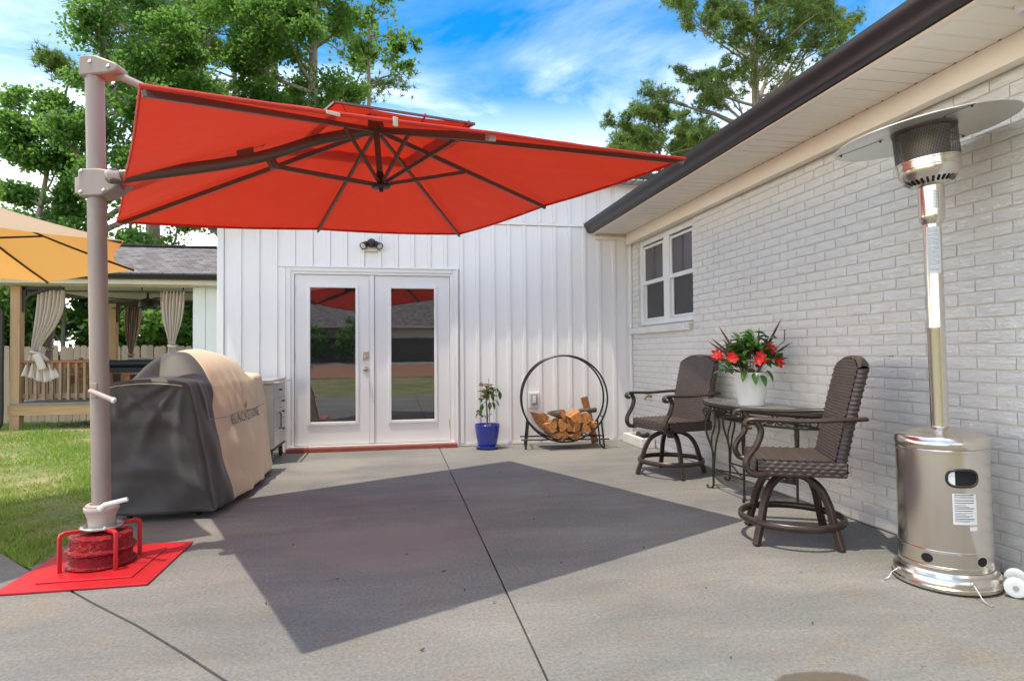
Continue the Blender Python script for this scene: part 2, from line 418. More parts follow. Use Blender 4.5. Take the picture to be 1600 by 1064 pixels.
def concretemat():
    m = bpy.data.materials.new('broom_finished_concrete')
    m.use_nodes = True
    t = m.node_tree
    b = t.nodes['Principled BSDF']
    b.inputs['Roughness'].default_value = 0.82
    b.inputs['Specular IOR Level'].default_value = 0.3
    ge = N(t, 'ShaderNodeNewGeometry')
    pos = ge.outputs['Position']

    def noise(scale, det, rough, pts, stretch=None, dist=0.0):
        nn = N(t, 'ShaderNodeTexNoise', Scale=scale, Detail=det, Roughness=rough, Distortion=dist)
        if stretch:
            mpn = N(t, 'ShaderNodeMapping')
            mpn.inputs['Scale'].default_value = stretch
            t.links.new(pos, mpn.inputs[0])
            t.links.new(mpn.outputs[0], nn.inputs['Vector'])
        else:
            t.links.new(pos, nn.inputs['Vector'])
        rr = ramp(t, pts)
        t.links.new(nn.outputs[0], rr.inputs[0])
        return rr.outputs[0]

    def mul(a, bb):
        mi = N(t, 'ShaderNodeMix', data_type='RGBA', blend_type='MULTIPLY')
        mi.inputs['Factor'].default_value = 1
        t.links.new(a, mi.inputs['A'])
        t.links.new(bb, mi.inputs['B'])
        return mi.outputs['Result']
    base = noise(0.7, 6, 0.6, [(0.25, (0.156, 0.157, 0.151)), (0.45, (0.206, 0.204, 0.192)), (0.55, (0.222, 0.218, 0.203)), (0.75, (0.274, 0.267, 0.245))], stretch=(1, 1.6, 1))
    streak = noise(1.5, 7, 0.68, [(0.30, (0.80, 0.81, 0.83)), (0.64, (1.08, 1.07, 1.05))], stretch=(0.6, 2.0, 1), dist=0.6)
    fine = noise(60, 5, 0.8, [(0.30, (0.62, 0.62, 0.62)), (0.66, (1.18, 1.18, 1.18))])
    speck = noise(80, 2, 0.6, [(0.26, (0.40, 0.39, 0.37)), (0.33, (1, 1, 1))])
    warm = noise(2.6, 6, 0.7, [(0.52, (1, 1, 1)), (0.70, (1.10, 1.0, 0.88))])
    pale = noise(34, 3, 0.6, [(0.70, (1, 1, 1)), (0.74, (1.5, 1.5, 1.48))])
    c = mul(mul(mul(mul(mul(base, streak), fine), speck), warm), pale)

    def blob(cx_, cy_, rx, ry, edge, col, strength):
        nonlocal c
        mpn = N(t, 'ShaderNodeMapping', vector_type='POINT')
        mpn.inputs['Location'].default_value = (-cx_ / rx, -cy_ / ry, 0)
        mpn.inputs['Scale'].default_value = (1 / rx, 1 / ry, 0)
        t.links.new(pos, mpn.inputs[0])
        nz = N(t, 'ShaderNodeTexNoise', Scale=5.0, Detail=4.0)
        t.links.new(pos, nz.inputs['Vector'])
        ln = N(t, 'ShaderNodeVectorMath', operation='LENGTH')
        t.links.new(mpn.outputs[0], ln.inputs[0])
        ad = N(t, 'ShaderNodeMath', operation='MULTIPLY_ADD')
        t.links.new(nz.outputs[0], ad.inputs[0])
        ad.inputs[1].default_value = 0.5
        t.links.new(ln.outputs['Value'], ad.inputs[2])
        rr = ramp(t, [(max(0.0, (1.25 - edge) / 2), strength), (1.25 / 2, 0.0)])
        hf = N(t, 'ShaderNodeMath', operation='MULTIPLY')
        t.links.new(ad.outputs[0], hf.inputs[0])
        hf.inputs[1].default_value = 0.5
        t.links.new(hf.outputs[0], rr.inputs[0])
        mi = N(t, 'ShaderNodeMix', data_type='RGBA')
        t.links.new(rr.outputs[0], mi.inputs['Factor'])
        t.links.new(c, mi.inputs['A'])
        mi.inputs['B'].default_value = (*col, 1)
        c = mi.outputs['Result']
    blob(1.45, 1.90, 0.21, 0.12, 0.10, (0.105, 0.078, 0.055), 0.85)       # damp brown stain near the camera
    blob(-0.05, 3.86, 0.80, 0.62, 0.55, (0.30, 0.26, 0.225), 0.45)        # patch of light in the umbrella's shade, painted into the concrete colour
    blob(-0.7, 6.75, 0.45, 0.45, 0.3, (0.31, 0.29, 0.25), 0.5)           # pale splashes by the door
    blob(1.9, 6.8, 1.0, 0.5, 0.7, (0.31, 0.28, 0.24), 0.4)
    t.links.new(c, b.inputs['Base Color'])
    nn = N(t, 'ShaderNodeTexNoise', Scale=120.0, Detail=5.0, Roughness=0.7)
    t.links.new(pos, nn.inputs['Vector'])
    bp = N(t, 'ShaderNodeBump', Strength=0.3, Distance=0.004)
    t.links.new(nn.outputs[0], bp.inputs['Height'])
    t.links.new(bp.outputs[0], b.inputs['Normal'])
    return m


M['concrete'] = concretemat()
M['lawn'] = mat('thin_lawn_soil', (0.135, 0.165, 0.045), 0.95, var=(0.36, 0.275, 0.14), vscale=1.3, bump=0.5, bscale=30, bdist=0.02, var2=(0.11, 0.165, 0.035), v2scale=0.7, spots=((0.12, 0.075, 0.04), 6.0, 0.66))


def soffitmat():
    m = mat('perforated_soffit_vinyl', (0.84, 0.79, 0.71), 0.5)
    t = m.node_tree
    b = t.nodes['Principled BSDF']
    ge = N(t, 'ShaderNodeNewGeometry')
    vo = N(t, 'ShaderNodeTexVoronoi', Scale=95.0, Randomness=0.0)
    t.links.new(ge.outputs['Position'], vo.inputs['Vector'])
    rr = ramp(t, [(0.0, (0.25, 0.21, 0.17)), (0.20, (0.25, 0.21, 0.17)), (0.30, (0.86, 0.80, 0.70))])
    t.links.new(vo.outputs['Distance'], rr.inputs[0])
    t.links.new(rr.outputs[0], b.inputs['Base Color'])
    return m


M['soffit'] = soffitmat()


def meshscreen():
    m = mat('perforated_burner_screen', (0.10, 0.085, 0.07), 0.4, metal=0.7)
    t = m.node_tree
    b = t.nodes['Principled BSDF']
    tcn = N(t, 'ShaderNodeTexCoord')
    sx = N(t, 'ShaderNodeSeparateXYZ')
    t.links.new(tcn.outputs['Object'], sx.inputs[0])
    at = N(t, 'ShaderNodeMath', operation='ARCTAN2')
    t.links.new(sx.outputs[1], at.inputs[0])
    t.links.new(sx.outputs[0], at.inputs[1])
    cx_ = N(t, 'ShaderNodeCombineXYZ')
    ml = N(t, 'ShaderNodeMath', operation='MULTIPLY')
    ml.inputs[1].default_value = 0.143
    t.links.new(at.outputs[0], ml.inputs[0])
    t.links.new(ml.outputs[0], cx_.inputs[0])
    t.links.new(sx.outputs[2], cx_.inputs[1])
    vo = N(t, 'ShaderNodeTexVoronoi', Scale=150.0, Randomness=0.0, voronoi_dimensions='2D')
    t.links.new(cx_.outputs[0], vo.inputs['Vector'])
    rr = ramp(t, [(0.0, 0.0), (0.30, 0.0), (0.38, 1.0)])
    t.links.new(vo.outputs['Distance'], rr.inputs[0])
    tp = N(t, 'ShaderNodeBsdfTransparent')
    ms = N(t, 'ShaderNodeMixShader')
    t.links.new(rr.outputs[0], ms.inputs[0])
    t.links.new(tp.outputs[0], ms.inputs[1])
    t.links.new(b.outputs[0], ms.inputs[2])
    t.links.new(ms.outputs[0], t.nodes['Material Output'].inputs[0])
    return m


M['meshscreen'] = meshscreen()


def tableglass():
    m = bpy.data.materials.new('table_glass')
    m.use_nodes = True
    t = m.node_tree
    t.nodes.remove(t.nodes['Principled BSDF'])
    tp = N(t, 'ShaderNodeBsdfTransparent')
    tp.inputs[0].default_value = (0.80, 0.86, 0.80, 1)
    gl = N(t, 'ShaderNodeBsdfGlossy', Roughness=0.05)
    df = N(t, 'ShaderNodeBsdfDiffuse')
    df.inputs[0].default_value = (0.62, 0.64, 0.58, 1)
    m1 = N(t, 'ShaderNodeMixShader', Fac=0.38)
    t.links.new(tp.outputs[0], m1.inputs[1])
    t.links.new(df.outputs[0], m1.inputs[2])
    fr = N(t, 'ShaderNodeFresnel', IOR=1.5)
    m2 = N(t, 'ShaderNodeMixShader')
    t.links.new(fr.outputs[0], m2.inputs[0])
    t.links.new(m1.outputs[0], m2.inputs[1])
    t.links.new(gl.outputs[0], m2.inputs[2])
    t.links.new(m2.outputs[0], t.nodes['Material Output'].inputs[0])
    return m


M['tableglass'] = tableglass()


# ------------------------------------------------------------------ object helpers
def tag(o, label=None, cat=None, group=None, kind=None):
    if label:
        o['label'] = label
    if cat:
        o['category'] = cat
    if group:
        o['group'] = group
    if kind:
        o['kind'] = kind
    return o


def thing(name, label, cat, loc=(0, 0, 0), rz=0.0, group=None):
    o = bpy.data.objects.new(name, None)
    o.empty_display_size = 0.2
    COL.objects.link(o)
    o.location = loc
    o.rotation_euler = (0, 0, rz)
    return tag(o, label, cat, group)


def base(o):
    return Vector(o.location)


class MB:
    """collects shapes; build() links them as one mesh object"""

    def __init__(self, off=(0, 0, 0)):
        self.v = []
        self.f = []
        self.mi = []
        self.off = Vector(off)

    def add(self, vs, fs, mi=0):
        n = len(self.v)
        self.v.extend([tuple(Vector(p) - self.off) for p in vs])
        self.f.extend([tuple(i + n for i in q) for q in fs])
        self.mi.extend([mi] * len(fs))
        return self

    def box(self, c, s, rot=None, mi=0):
        hx, hy, hz_ = s[0] / 2, s[1] / 2, s[2] / 2
        pts = [Vector((sx * hx, sy * hy, sz * hz_)) for sz in (-1, 1) for sy in (-1, 1) for sx in (-1, 1)]
        if rot is not None:
            pts = [rot @ p for p in pts]
        c = Vector(c)
        return self.add([c + p for p in pts], [(0, 2, 3, 1), (4, 5, 7, 6), (0, 1, 5, 4), (2, 6, 7, 3), (0, 4, 6, 2), (1, 3, 7, 5)], mi)

    def bb(self, x0, x1, y0, y1, z0, z1, mi=0):
        return self.box(((x0 + x1) / 2, (y0 + y1) / 2, (z0 + z1) / 2), (x1 - x0, y1 - y0, z1 - z0), mi=mi)

    def bar(self, a, b, w, h=None, up=(0, 0, 1), mi=0):
        a, b = Vector(a), Vector(b)
        h = h or w
        d = (b - a)
        L = d.length
        d.normalize()
        u = Vector(up)
        s = d.cross(u)
        if s.length < 1e-4:
            s = d.cross(Vector((1, 0, 0)))
        s.normalize()
        u = s.cross(d).normalized()
        R_ = Matrix((s, d, u)).transposed()
        return self.box((a + b) / 2, (w, L, h), R_, mi)

    def tube(self, path, r, n=8, closed=False, cap=True, flat=None, mi=0):
        """sweep a circle (or ellipse: flat=(a,b)) along a path; r number or list"""
        P_ = [Vector(p) for p in path]
        m = len(P_)
        rs = [r] * m if not hasattr(r, '__len__') else list(r)
        tang = []
        for i in range(m):
            if closed:
                d = P_[(i + 1) % m] - P_[(i - 1) % m]
            else:
                d = P_[min(i + 1, m - 1)] - P_[max(i - 1, 0)]
            if d.length < 1e-9:
                d = Vector((0, 0, 1))
            tang.append(d.normalized())
        ref = Vector((0, 0, 1)) if abs(tang[0].z) < 0.9 else Vector((1, 0, 0))
        s = tang[0].cross(ref).normalized()
        vs = []
        for i in range(m):
            s = (s - s.dot(tang[i]) * tang[i])
            if s.length < 1e-6:
                s = tang[i].cross(Vector((0.3, 0.5, 0.8)))
            s.normalize()
            u = tang[i].cross(s)
            fa, fb = flat if flat else (1, 1)
            for k in range(n):
                a = 2 * pi * k / n + pi / n
                vs.append(P_[i] + s * (cos(a) * rs[i] * fa) + u * (sin(a) * rs[i] * fb))
        fs = []
        for i in range(m if closed else m - 1):
            j = (i + 1) % m
            for k in range(n):
                fs.append((i * n + k, i * n + (k + 1) % n, j * n + (k + 1) % n, j * n + k))
        if cap and not closed:
            fs.append(tuple(range(n - 1, -1, -1)))
            fs.append(tuple((m - 1) * n + k for k in range(n)))
        return self.add(vs, fs, mi)

    def lathe(self, prof, c=(0, 0, 0), n=32, rot=None, mi=0, jitter=None):
        """prof: list of (r, z)"""
        vs = []
        c = Vector(c)
        for (r, z) in prof:
            for k in range(n):
                a = 2 * pi * k / n
                rr, zz = r, z
                if jitter:
                    rr = r + jitter * random.uniform(-1, 1)
                    zz = z + jitter * 0.6 * random.uniform(-1, 1)
                p = Vector((rr * cos(a), rr * sin(a), zz))
                if rot is not None:
                    p = rot @ p
                vs.append(c + p)
        fs = []
        for i in range(len(prof) - 1):
            for k in range(n):
                fs.append((i * n + k, i * n + (k + 1) % n, (i + 1) * n + (k + 1) % n, (i + 1) * n + k))
        if prof[0][0] > 1e-5:
            fs.append(tuple(range(n - 1, -1, -1)))
        if prof[-1][0] > 1e-5:
            fs.append(tuple((len(prof) - 1) * n + k for k in range(n)))
        return self.add(vs, fs, mi)

    def grid(self, fn, nu, nv, mi=0, closed_u=False):
        vs = []
        for j in range(nv + 1):
            for i in range(nu if closed_u else nu + 1):
                vs.append(fn(i / nu, j / nv))
        w = nu if closed_u else nu + 1
        fs = []
        for j in range(nv):
            for i in range(nu):
                a, b = j * w + i, j * w + (i + 1) % w
                fs.append((a, b, b + w, a + w))
        return self.add(vs, fs, mi)

    def prism(self, poly, z0, z1, mi=0):
        n = len(poly)
        vs = [(p[0], p[1], z0) for p in poly] + [(p[0], p[1], z1) for p in poly]
        fs = [tuple(range(n - 1, -1, -1)), tuple(range(n, 2 * n))]
        fs += [(i, (i + 1) % n, n + (i + 1) % n, n + i) for i in range(n)]
        return self.add(vs, fs, mi)

    def extr(self, poly, a, b, mi=0):
        """extrude a 3-d outline from offset a to offset b"""
        n = len(poly)
        A, B = Vector(a), Vector(b)
        vs = [Vector(p) + A for p in poly] + [Vector(p) + B for p in poly]
        fs = [tuple(range(n - 1, -1, -1)), tuple(range(n, 2 * n))]
        fs += [(i, (i + 1) % n, n + (i + 1) % n, n + i) for i in range(n)]
        return self.add(vs, fs, mi)

    def mesh(self, name, mats, smooth=True, angle=40):
        me = bpy.data.meshes.new(name)
        me.from_pydata(self.v, [], self.f)
        for m in (mats if isinstance(mats, (list, tuple)) else [mats]):
            me.materials.append(m)
        if any(self.mi):
            me.polygons.foreach_set('material_index', self.mi)
        bm = bmesh.new()
        bm.from_mesh(me)
        bmesh.ops.recalc_face_normals(bm, faces=bm.faces)
        bm.to_mesh(me)
        bm.free()
        if smooth:
            me.polygons.foreach_set('use_smooth', [True] * len(me.polygons))
            me.set_sharp_from_angle(angle=radians(angle))
        me.update()
        return me

    def build(self, name, mats, parent=None, smooth=True, bev=0.0, angle=40, solid=0.0, seg=2, sub=0):
        o = bpy.data.objects.new(name, self.mesh(name, mats, smooth, angle))
        COL.objects.link(o)
        if parent is not None:
            o.parent = parent
        if solid:
            md = o.modifiers.new('thickness', 'SOLIDIFY')
            md.thickness = solid
            md.offset = 0
        if bev:
            md = o.modifiers.new('edges', 'BEVEL')
            md.width = bev
            md.segments = seg
            md.limit_method = 'ANGLE'
            md.angle_limit = radians(35)
        if sub:
            md = o.modifiers.new('round', 'SUBSURF')
            md.levels = sub
            md.render_levels = sub
        return o


def instance(me, name, parent=None, loc=(0, 0, 0), rot=None, scale=None):
    o = bpy.data.objects.new(name, me)
    COL.objects.link(o)
    o.location = loc
    if rot is not None:
        o.rotation_euler = rot
    if scale is not None:
        o.scale = scale
    if parent is not None:
        o.parent = parent
    return o


def np_mesh(name, verts, faces, m, tone=None):
    """verts (N,3), faces (M,k) with one k"""
    me = bpy.data.meshes.new(name)
    nv, (nf, k) = len(verts), faces.shape
    me.vertices.add(nv)
    me.vertices.foreach_set('co', np.asarray(verts, dtype=np.float32).ravel())
    me.loops.add(nf * k)
    me.loops.foreach_set('vertex_index', faces.astype(np.int32).ravel())
    me.polygons.add(nf)
    me.polygons.foreach_set('loop_start', np.arange(0, nf * k, k, dtype=np.int32))
    me.materials.append(m)
    if tone is not None:
        at = me.attributes.new('tone', 'FLOAT', 'POINT')
        at.data.foreach_set('value', np.asarray(tone, dtype=np.float32))
    me.update(calc_edges=True)
    return me


def link(me, name, parent=None, kind=None):
    o = bpy.data.objects.new(name, me)
    COL.objects.link(o)
    if parent is not None:
        o.parent = parent
    if kind:
        o['kind'] = kind
    return o


def rotz(a):
    return Matrix.Rotation(a, 3, 'Z')


def lerp(a, b, t):
    return a + (b - a) * t


def smooth_path(pts, k=6, closed=False):
    """Catmull-Rom"""
    P_ = [Vector(p) for p in pts]
    n = len(P_)
    out = []
    rng = range(n) if closed else range(n - 1)
    for i in rng:
        if closed:
            p0, p1, p2, p3 = P_[(i - 1) % n], P_[i], P_[(i + 1) % n], P_[(i + 2) % n]
        else:
            p0, p1, p2, p3 = P_[max(i - 1, 0)], P_[i], P_[i + 1], P_[min(i + 2, n - 1)]
        for s in range(k):
            t = s / k
            out.append(0.5 * ((2 * p1) + (p2 - p0) * t + (2 * p0 - 5 * p1 + 4 * p2 - p3) * t * t + (3 * p1 - p0 - 3 * p2 + p3) * t ** 3))
    if not closed:
        out.append(P_[-1])
    return out


# ================================================================== THE SETTING
XW = 3.115      # face of the brick wall
YB = 7.72       # face of the board-and-batten wall


def ground_z(x, y):
    z = -0.02
    if y > 12.4:
        z -= 0.20 * min(y - 12.4, 2.8)
    if y < -3.0:
        z += 0.042 * min(-3.0 - y, 17.0)
    return z


def sheet(name, xs, ys, m, dz=0.0, jit=0.0):
    vs, fs = [], []
    for y in ys:
        for x in xs:
            vs.append((x, y, ground_z(x, y) + dz + random.uniform(-jit, jit)))
    w = len(xs)
    for j in range(len(ys) - 1):
        for i in range(w - 1):
            a = j * w + i
            fs.append((a, a + 1, a + w + 1, a + w))
    mb = MB()
    mb.add(vs, fs)
    o = mb.build(name, m)
    o['kind'] = 'structure'
    return o


gx = [-600, -200, -80, -40, -20] + [-14 + 0.5 * i for i in range(25)] + [0, 4, 10, 20, 40, 80, 200, 600]
gy = [-600, -200, -80, -40, -30, -20, -15, -10, -6, -3, -1.8, 0, 2] + [3 + 0.5 * i for i in range(29)] + [20, 26, 34, 50, 80, 200, 600]
lawn = sheet('lawn', gx, gy, M['lawn'], 0.0, 0.0)
clay = sheet('dirt', [-14, -6, 0, 6, 12], [-17.5, -15, -13, -11, -9], M['clay'], 0.015)
grav = sheet('gravel', [-14, -6, 0, 6, 12], [-20.5, -19.5, -18.5, -17.5], M['gravel_m'], 0.02)

# ---- patio: concrete slabs with open joints
patio = bpy.data.objects.new('patio', None)
COL.objects.link(patio)
patio['kind'] = 'structure'
G = 0.0045
JX, JY = 0.531, 4.88
curve = [(-1.62, 3.46), (-1.40, 3.23), (-1.10, 2.93), (-0.80, 2.60), (-0.598, 2.369), (-0.30, 1.98), (0.05, 1.45), (0.35, 0.90), (0.52, 0.45)]


def off_curve(d):
    out = []
    for i, p in enumerate(curve):
        a = Vector(curve[max(i - 1, 0)])
        b = Vector(curve[min(i + 1, len(curve) - 1)])
        t = (b - a).normalized()
        nrm = Vector((-t.y, t.x))
        out.append((p[0] + nrm.x * d, p[1] + nrm.y * d))
    return out


up_c, lo_c = off_curve(0.006), off_curve(-0.006)
slabs = [
    [(JX + G, JY + 0.004), (XW - 0.004, JY - 0.03), (XW - 0.004, 7.70), (JX + G, 7.70)],
    [(JX + G, -1.75), (XW - 0.004, -1.75), (XW - 0.004, JY - 0.036), (JX + G, JY - 0.004)],
    [(-2.01, JY + 0.01), (JX - G, JY + 0.004), (JX - G, 7.70), (-2.01, 7.70)],
    [(-2.012, 3.87)] + up_c + [(JX - G, 0.46), (JX - G, JY - 0.004), (-2.01, JY + 0.004)],
    [(-2.030, 3.862), (-2.36, 4.22), (-3.4, 5.0), (-6.2, 6.2), (-7.2, 4.6), (-4.4, 2.6), (-3.0, -1.75), (JX - G, -1.75), (JX - G, 0.43)] + lo_c[::-1],
]
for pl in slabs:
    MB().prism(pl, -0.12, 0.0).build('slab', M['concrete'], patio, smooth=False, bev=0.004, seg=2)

# ---- leaf litter scattered on the patio (stuff)
mb = MB()
for (u, w) in [(0.06, 3.62), (0.33, 3.02), (1.22, 4.83), (0.75, 4.55), (0.95, 4.2), (1.45, 3.45), (0.1, 2.45), (0.45, 2.85), (-0.62, 3.95), (-0.6, 3.05), (1.5, 2.8), (1.75, 2.35), (1.25, 2.15),
               (0.25, 3.3), (-0.2, 4.4), (0.9, 3.3), (1.7, 5.2), (2.1, 2.9), (0.7, 2.3), (-0.3, 3.3), (0.2, 5.3), (1.0, 5.9), (2.35, 2.35), (1.9, 1.95)]:
    s = random.uniform(0.006, 0.014)
    a = random.uniform(0, pi)
    c, q = cos(a) * s, sin(a) * s
    z = 0.006
    mb.add([(u - c, w - q, z), (u - q * .4, w + c * .4, z + .004), (u + c, w + q, z + 0.006), (u + q * .4, w - c * .4, z)], [(0, 1, 2, 3)])
o = mb.build('leaf_litter', M['litter'], solid=0.001)
tag(o, 'small dry brown leaf bits scattered over the concrete patio', 'leaf litter', kind='stuff')


# ---- grass blades (stuff)
def grass():
    n = 90000
    y = 3.6 + (NR.random(n) ** 1.35) * 11.0
    x = -1.992 - NR.random(n) ** 1.12 * (0.6 + (y - 3.6) * 0.93)
    # clumps and bare straw patches
    cl = np.sin(x * 2.3 + 1.0) * np.cos(y * 1.9) + 0.6 * np.sin(x * 5.1 + y * 3.3) + 0.4 * np.sin(x * 11 - y * 7.0)
    keep = (cl + NR.normal(0, 0.7, n) > -0.75)
    # keep off the walkway that runs to the left
    ed = (y - 3.862) - (-(x + 2.03)) * 1.09
    keep &= ~((x > -2.36) & (ed < 0.03)) & ~((x <= -2.36) & (y < 4.22 + (-2.36 - x) * 0.75 + 0.03))
    x, y, cl = x[keep], y[keep], cl[keep]
    n = len(x)
    z = np.where(y > 12.4, -0.02 - 0.20 * np.minimum(y - 12.4, 2.8), -0.02)
    h = NR.uniform(0.018, 0.055, n) * np.clip(1.0 + 0.25 * cl, 0.5, 1.4)
    a = NR.random(n) * 2 * pi
    w = NR.uniform(0.003, 0.006, n) * (1 + (y - 3.6) * 0.10)
    lx, ly = NR.normal(0, 0.022, n), NR.normal(0, 0.022, n)
    v = np.empty((n, 3, 3))
    v[:, 0] = np.stack([x - np.cos(a) * w, y - np.sin(a) * w, z - 0.003], 1)
    v[:, 1] = np.stack([x + np.cos(a) * w, y + np.sin(a) * w, z - 0.003], 1)
    v[:, 2] = np.stack([x + lx, y + ly, z + h], 1)
    f = np.arange(n * 3).reshape(n, 3)
    dead = (NR.random(n) < np.clip(0.30 - 0.22 * cl, 0.08, 0.75))
    tone = np.where(dead, NR.uniform(0, 0.2, n), NR.uniform(0.45, 1.0, n))
    me = np_mesh('grass', v.reshape(-1, 3), f, M['grass'], np.repeat(tone, 3))
    o = link(me, 'grass')
    tag(o, 'short patchy green grass with straw coloured spots beside the patio', 'grass', kind='stuff')


grass()

# ================================================================== WHITE BOARD-AND-BATTEN HOUSE WING
wing = thing('house_wing', 'white board-and-batten house wing with glazed double doors behind the patio', 'house', (0.5, 7.9, 0))
B = base(wing)


def wing_top(x):
    return min(3.40, 2.72 + 0.33 * (x + 2.2))


DX0, DX1, DZ = -1.206, 0.681, 2.15        # door opening
CX0, CX1, CZ = -1.301, 0.766, 2.227       # outside of its casing
# backing wall with the opening cut out
w = MB(B)
for (a, b, z0) in ((-2.065, DX0, 0.0), (DX1, 3.30, 0.0), (DX0, DX1, DZ)):
    xs = [a + (b - a) * i / 6 for i in range(7)]
    poly = [(x, 0, z0) for x in (a, b)] + [(x, 0, wing_top(x)) for x in xs[::-1]]
    w.extr(poly, (0, YB + 0.016, 0), (0, YB + 0.20, 0))
w.bb(-2.065, -1.9, YB + 0.20, 13.0, 0, 2.70)
w.build('wall', M['siding'], wing, smooth=False)
# every board and every batten is a part
PB = 0.2035
k0 = -1.795
bat_r = [k0 + PB * k for k in range(0, 24)]
for k in range(-1, 24):
    x0 = (k0 + PB * k if k >= 0 else -1.99) + 0.0006
    x1 = k0 + PB * (k + 1) - 0.047 - 0.0006
    if k == -1:
        x0 = -1.988
    if x0 > 3.06:
        break
    x1 = min(x1, 3.078)
    xm = (x0 + x1) / 2
    segs = []
    top = min(wing_top(x0), wing_top(x1)) - 0.01
    if xm < CX0 + 0.02 or xm > CX1 - 0.02:
        z0 = 0.035
        if x0 < CX0 < x1:
            segs.append((x0, CX0 - 0.002, z0, CZ))
            segs.append((x0, x1, CZ + 0.004, top))
        elif x0 < CX1 < x1:
            segs.append((CX1 + 0.002, x1, z0, CZ))
            segs.append((x0, x1, CZ + 0.004, top))
        else:
            segs.append((x0, x1, z0, top))
    else:
        segs.append((x0, x1, CZ + 0.004, top))
    for (a, b, z0, z1) in segs:
        if xm > 0.9 and z1 > 2.9:
            cuts = [(z0, 2.822), (2.866, z1)]
        else:
            cuts = [(z0, z1)]
        for (c0, c1) in cuts:
            MB(B).bb(a, b, YB, YB + 0.014, c0, c1).build('board', M['siding'], wing, smooth=False, bev=0.003, seg=1)
for k, xr in enumerate(bat_r):
    a, b = xr - 0.047, xr
    if b > 3.085:
        break
    top = min(wing_top(a), wing_top(b)) - 0.012
    z0 = 0.035 if (b < CX0 - 0.002 or a > CX1 + 0.002) else CZ + 0.004
    cuts = [(z0, 2.822), (2.866, top)] if a > 0.9 else [(z0, top)]
    if a > 2.62:
        cuts = [(z0, 2.66)]
    for (c0, c1) in cuts:
        MB(B).bb(a, b, YB - 0.016, YB + 0.013, c0, c1).build('batten', M['siding'], wing, smooth=False, bev=0.004, seg=2)
MB(B).bb(-2.066, -1.992, YB - 0.02, YB + 0.10, 0.02, 2.76).build('corner_trim', M['siding'], wing, smooth=False, bev=0.005)
MB(B).bb(3.083, 3.112, YB - 0.022, YB + 0.02, 0.02, 2.70).build('corner_trim', M['siding'], wing, smooth=False, bev=0.004)
MB(B).bb(0.9, 2.62, YB - 0.024, YB + 0.014, 2.826, 2.862).build('ledger_trim', M['siding'], wing, smooth=False, bev=0.004)
MB(B).bb(2.60, 3.082, YB - 0.02, YB + 0.012, 2.664, 2.712).build('ledger_trim', M['cream'], wing, smooth=False, bev=0.004)
MB(B).bb(0.5, 3.6, YB - 0.022, YB + 0.012, 3.385, 3.425).build('ledger_trim', M['siding'], wing, smooth=False, bev=0.004)
MB(B).bb(-1.99, CX0 - 0.01, YB - 0.012, YB + 0.012, 0.004, 0.032).build('base_strip', M['siding'], wing, smooth=False)
MB(B).bb(CX1 + 0.01, 3.08, YB - 0.012, YB + 0.012, 0.004, 0.032).build('base_strip', M['siding'], wing, smooth=False)
# overhanging roof: ribbed soffit, dark edge, side eave
rf = MB(B)
rf.extr([(-2.25, 0, 2.80), (-2.0, 0, 2.76), (-0.1, 0, 3.43), (5.2, 0, 3.43), (5.2, 0, 3.50), (-0.1, 0, 3.52), (-2.25, 0, 2.87)], (0, YB - 0.27, 0), (0, 13.5, 0))
roofw = rf.build('roof', M['brown_metal'], wing, smooth=False)
rb = MB(B)
for i in range(34):
    x = 0.5 + i * 0.10
    rb.bb(x, x + 0.085, YB - 0.25, YB - 0.02, 3.412, 3.429)
rb.build('soffit', M['cart'], roofw, smooth=False)
bpy.data.objects[roofw.name].children[0].location = (0, 0, 0)
g = MB(B)
g.extr([(-2.235, 0, 2.735), (-2.16, 0, 2.655), (-2.068, 0, 2.655), (-2.068, 0, 2.75), (-2.235, 0, 2.76)], (0, YB + 0.01, 0), (0, 13.2, 0))
g.build('gutter', M['brown_metal'], wing, smooth=False)

# door casing, frame, threshold
dc = MB(B)
dc.bb(CX0, DX0 - 0.03, YB - 0.024, YB + 0.02, 0.0, CZ)
dc.bb(DX1 + 0.03, CX1, YB - 0.024, YB + 0.02, 0.0, CZ)
dc.bb(DX0 - 0.03, DX1 + 0.03, YB - 0.024, YB + 0.02, DZ + 0.028, CZ)
casing = dc.build('door_casing', M['trim'], wing, smooth=False, bev=0.006)
cm = MB(B)
cm.bb(CX0 - 0.012, CX1 + 0.012, YB - 0.036, YB + 0.01, CZ - 0.002, CZ + 0.016)
cm.bb(CX0 - 0.012, CX0 + 0.006, YB - 0.032, YB + 0.01, 0, CZ)
cm.bb(CX1 - 0.006, CX1 + 0.012, YB - 0.032, YB + 0.01, 0, CZ)
cm.build('drip_cap', M['trim'], wing, smooth=False, bev=0.003)
fr = MB(B)
fr.bb(DX0 - 0.03, DX0 + 0.004, YB - 0.012, YB + 0.15, 0.03, DZ + 0.028)
fr.bb(DX1 - 0.004, DX1 + 0.03, YB - 0.012, YB + 0.15, 0.03, DZ + 0.028)
fr.bb(DX0 + 0.004, DX1 - 0.004, YB - 0.012, YB + 0.15, DZ - 0.004, DZ + 0.028)
fr.build('door_frame', M['trim'], wing, smooth=False, bev=0.003)
th = MB(B)
th.bb(DX0 - 0.05, DX1 + 0.05, YB - 0.07, YB + 0.12, 0.048, 0.066)
th.build('threshold', M['thresh'], wing, smooth=False, bev=0.004)
MB(B).bb(CX0 + 0.02, CX1 - 0.01, YB - 0.105, YB - 0.01, 0.002, 0.047).build('painted_sill', M['redsill'], wing, smooth=False, bev=0.004)
MB(B).bb(DX0 - 0.2, DX1 + 0.2, YB + 0.16, YB + 0.2, 0, 2.3).build('dark_backing', M['hole'], wing, smooth=False)


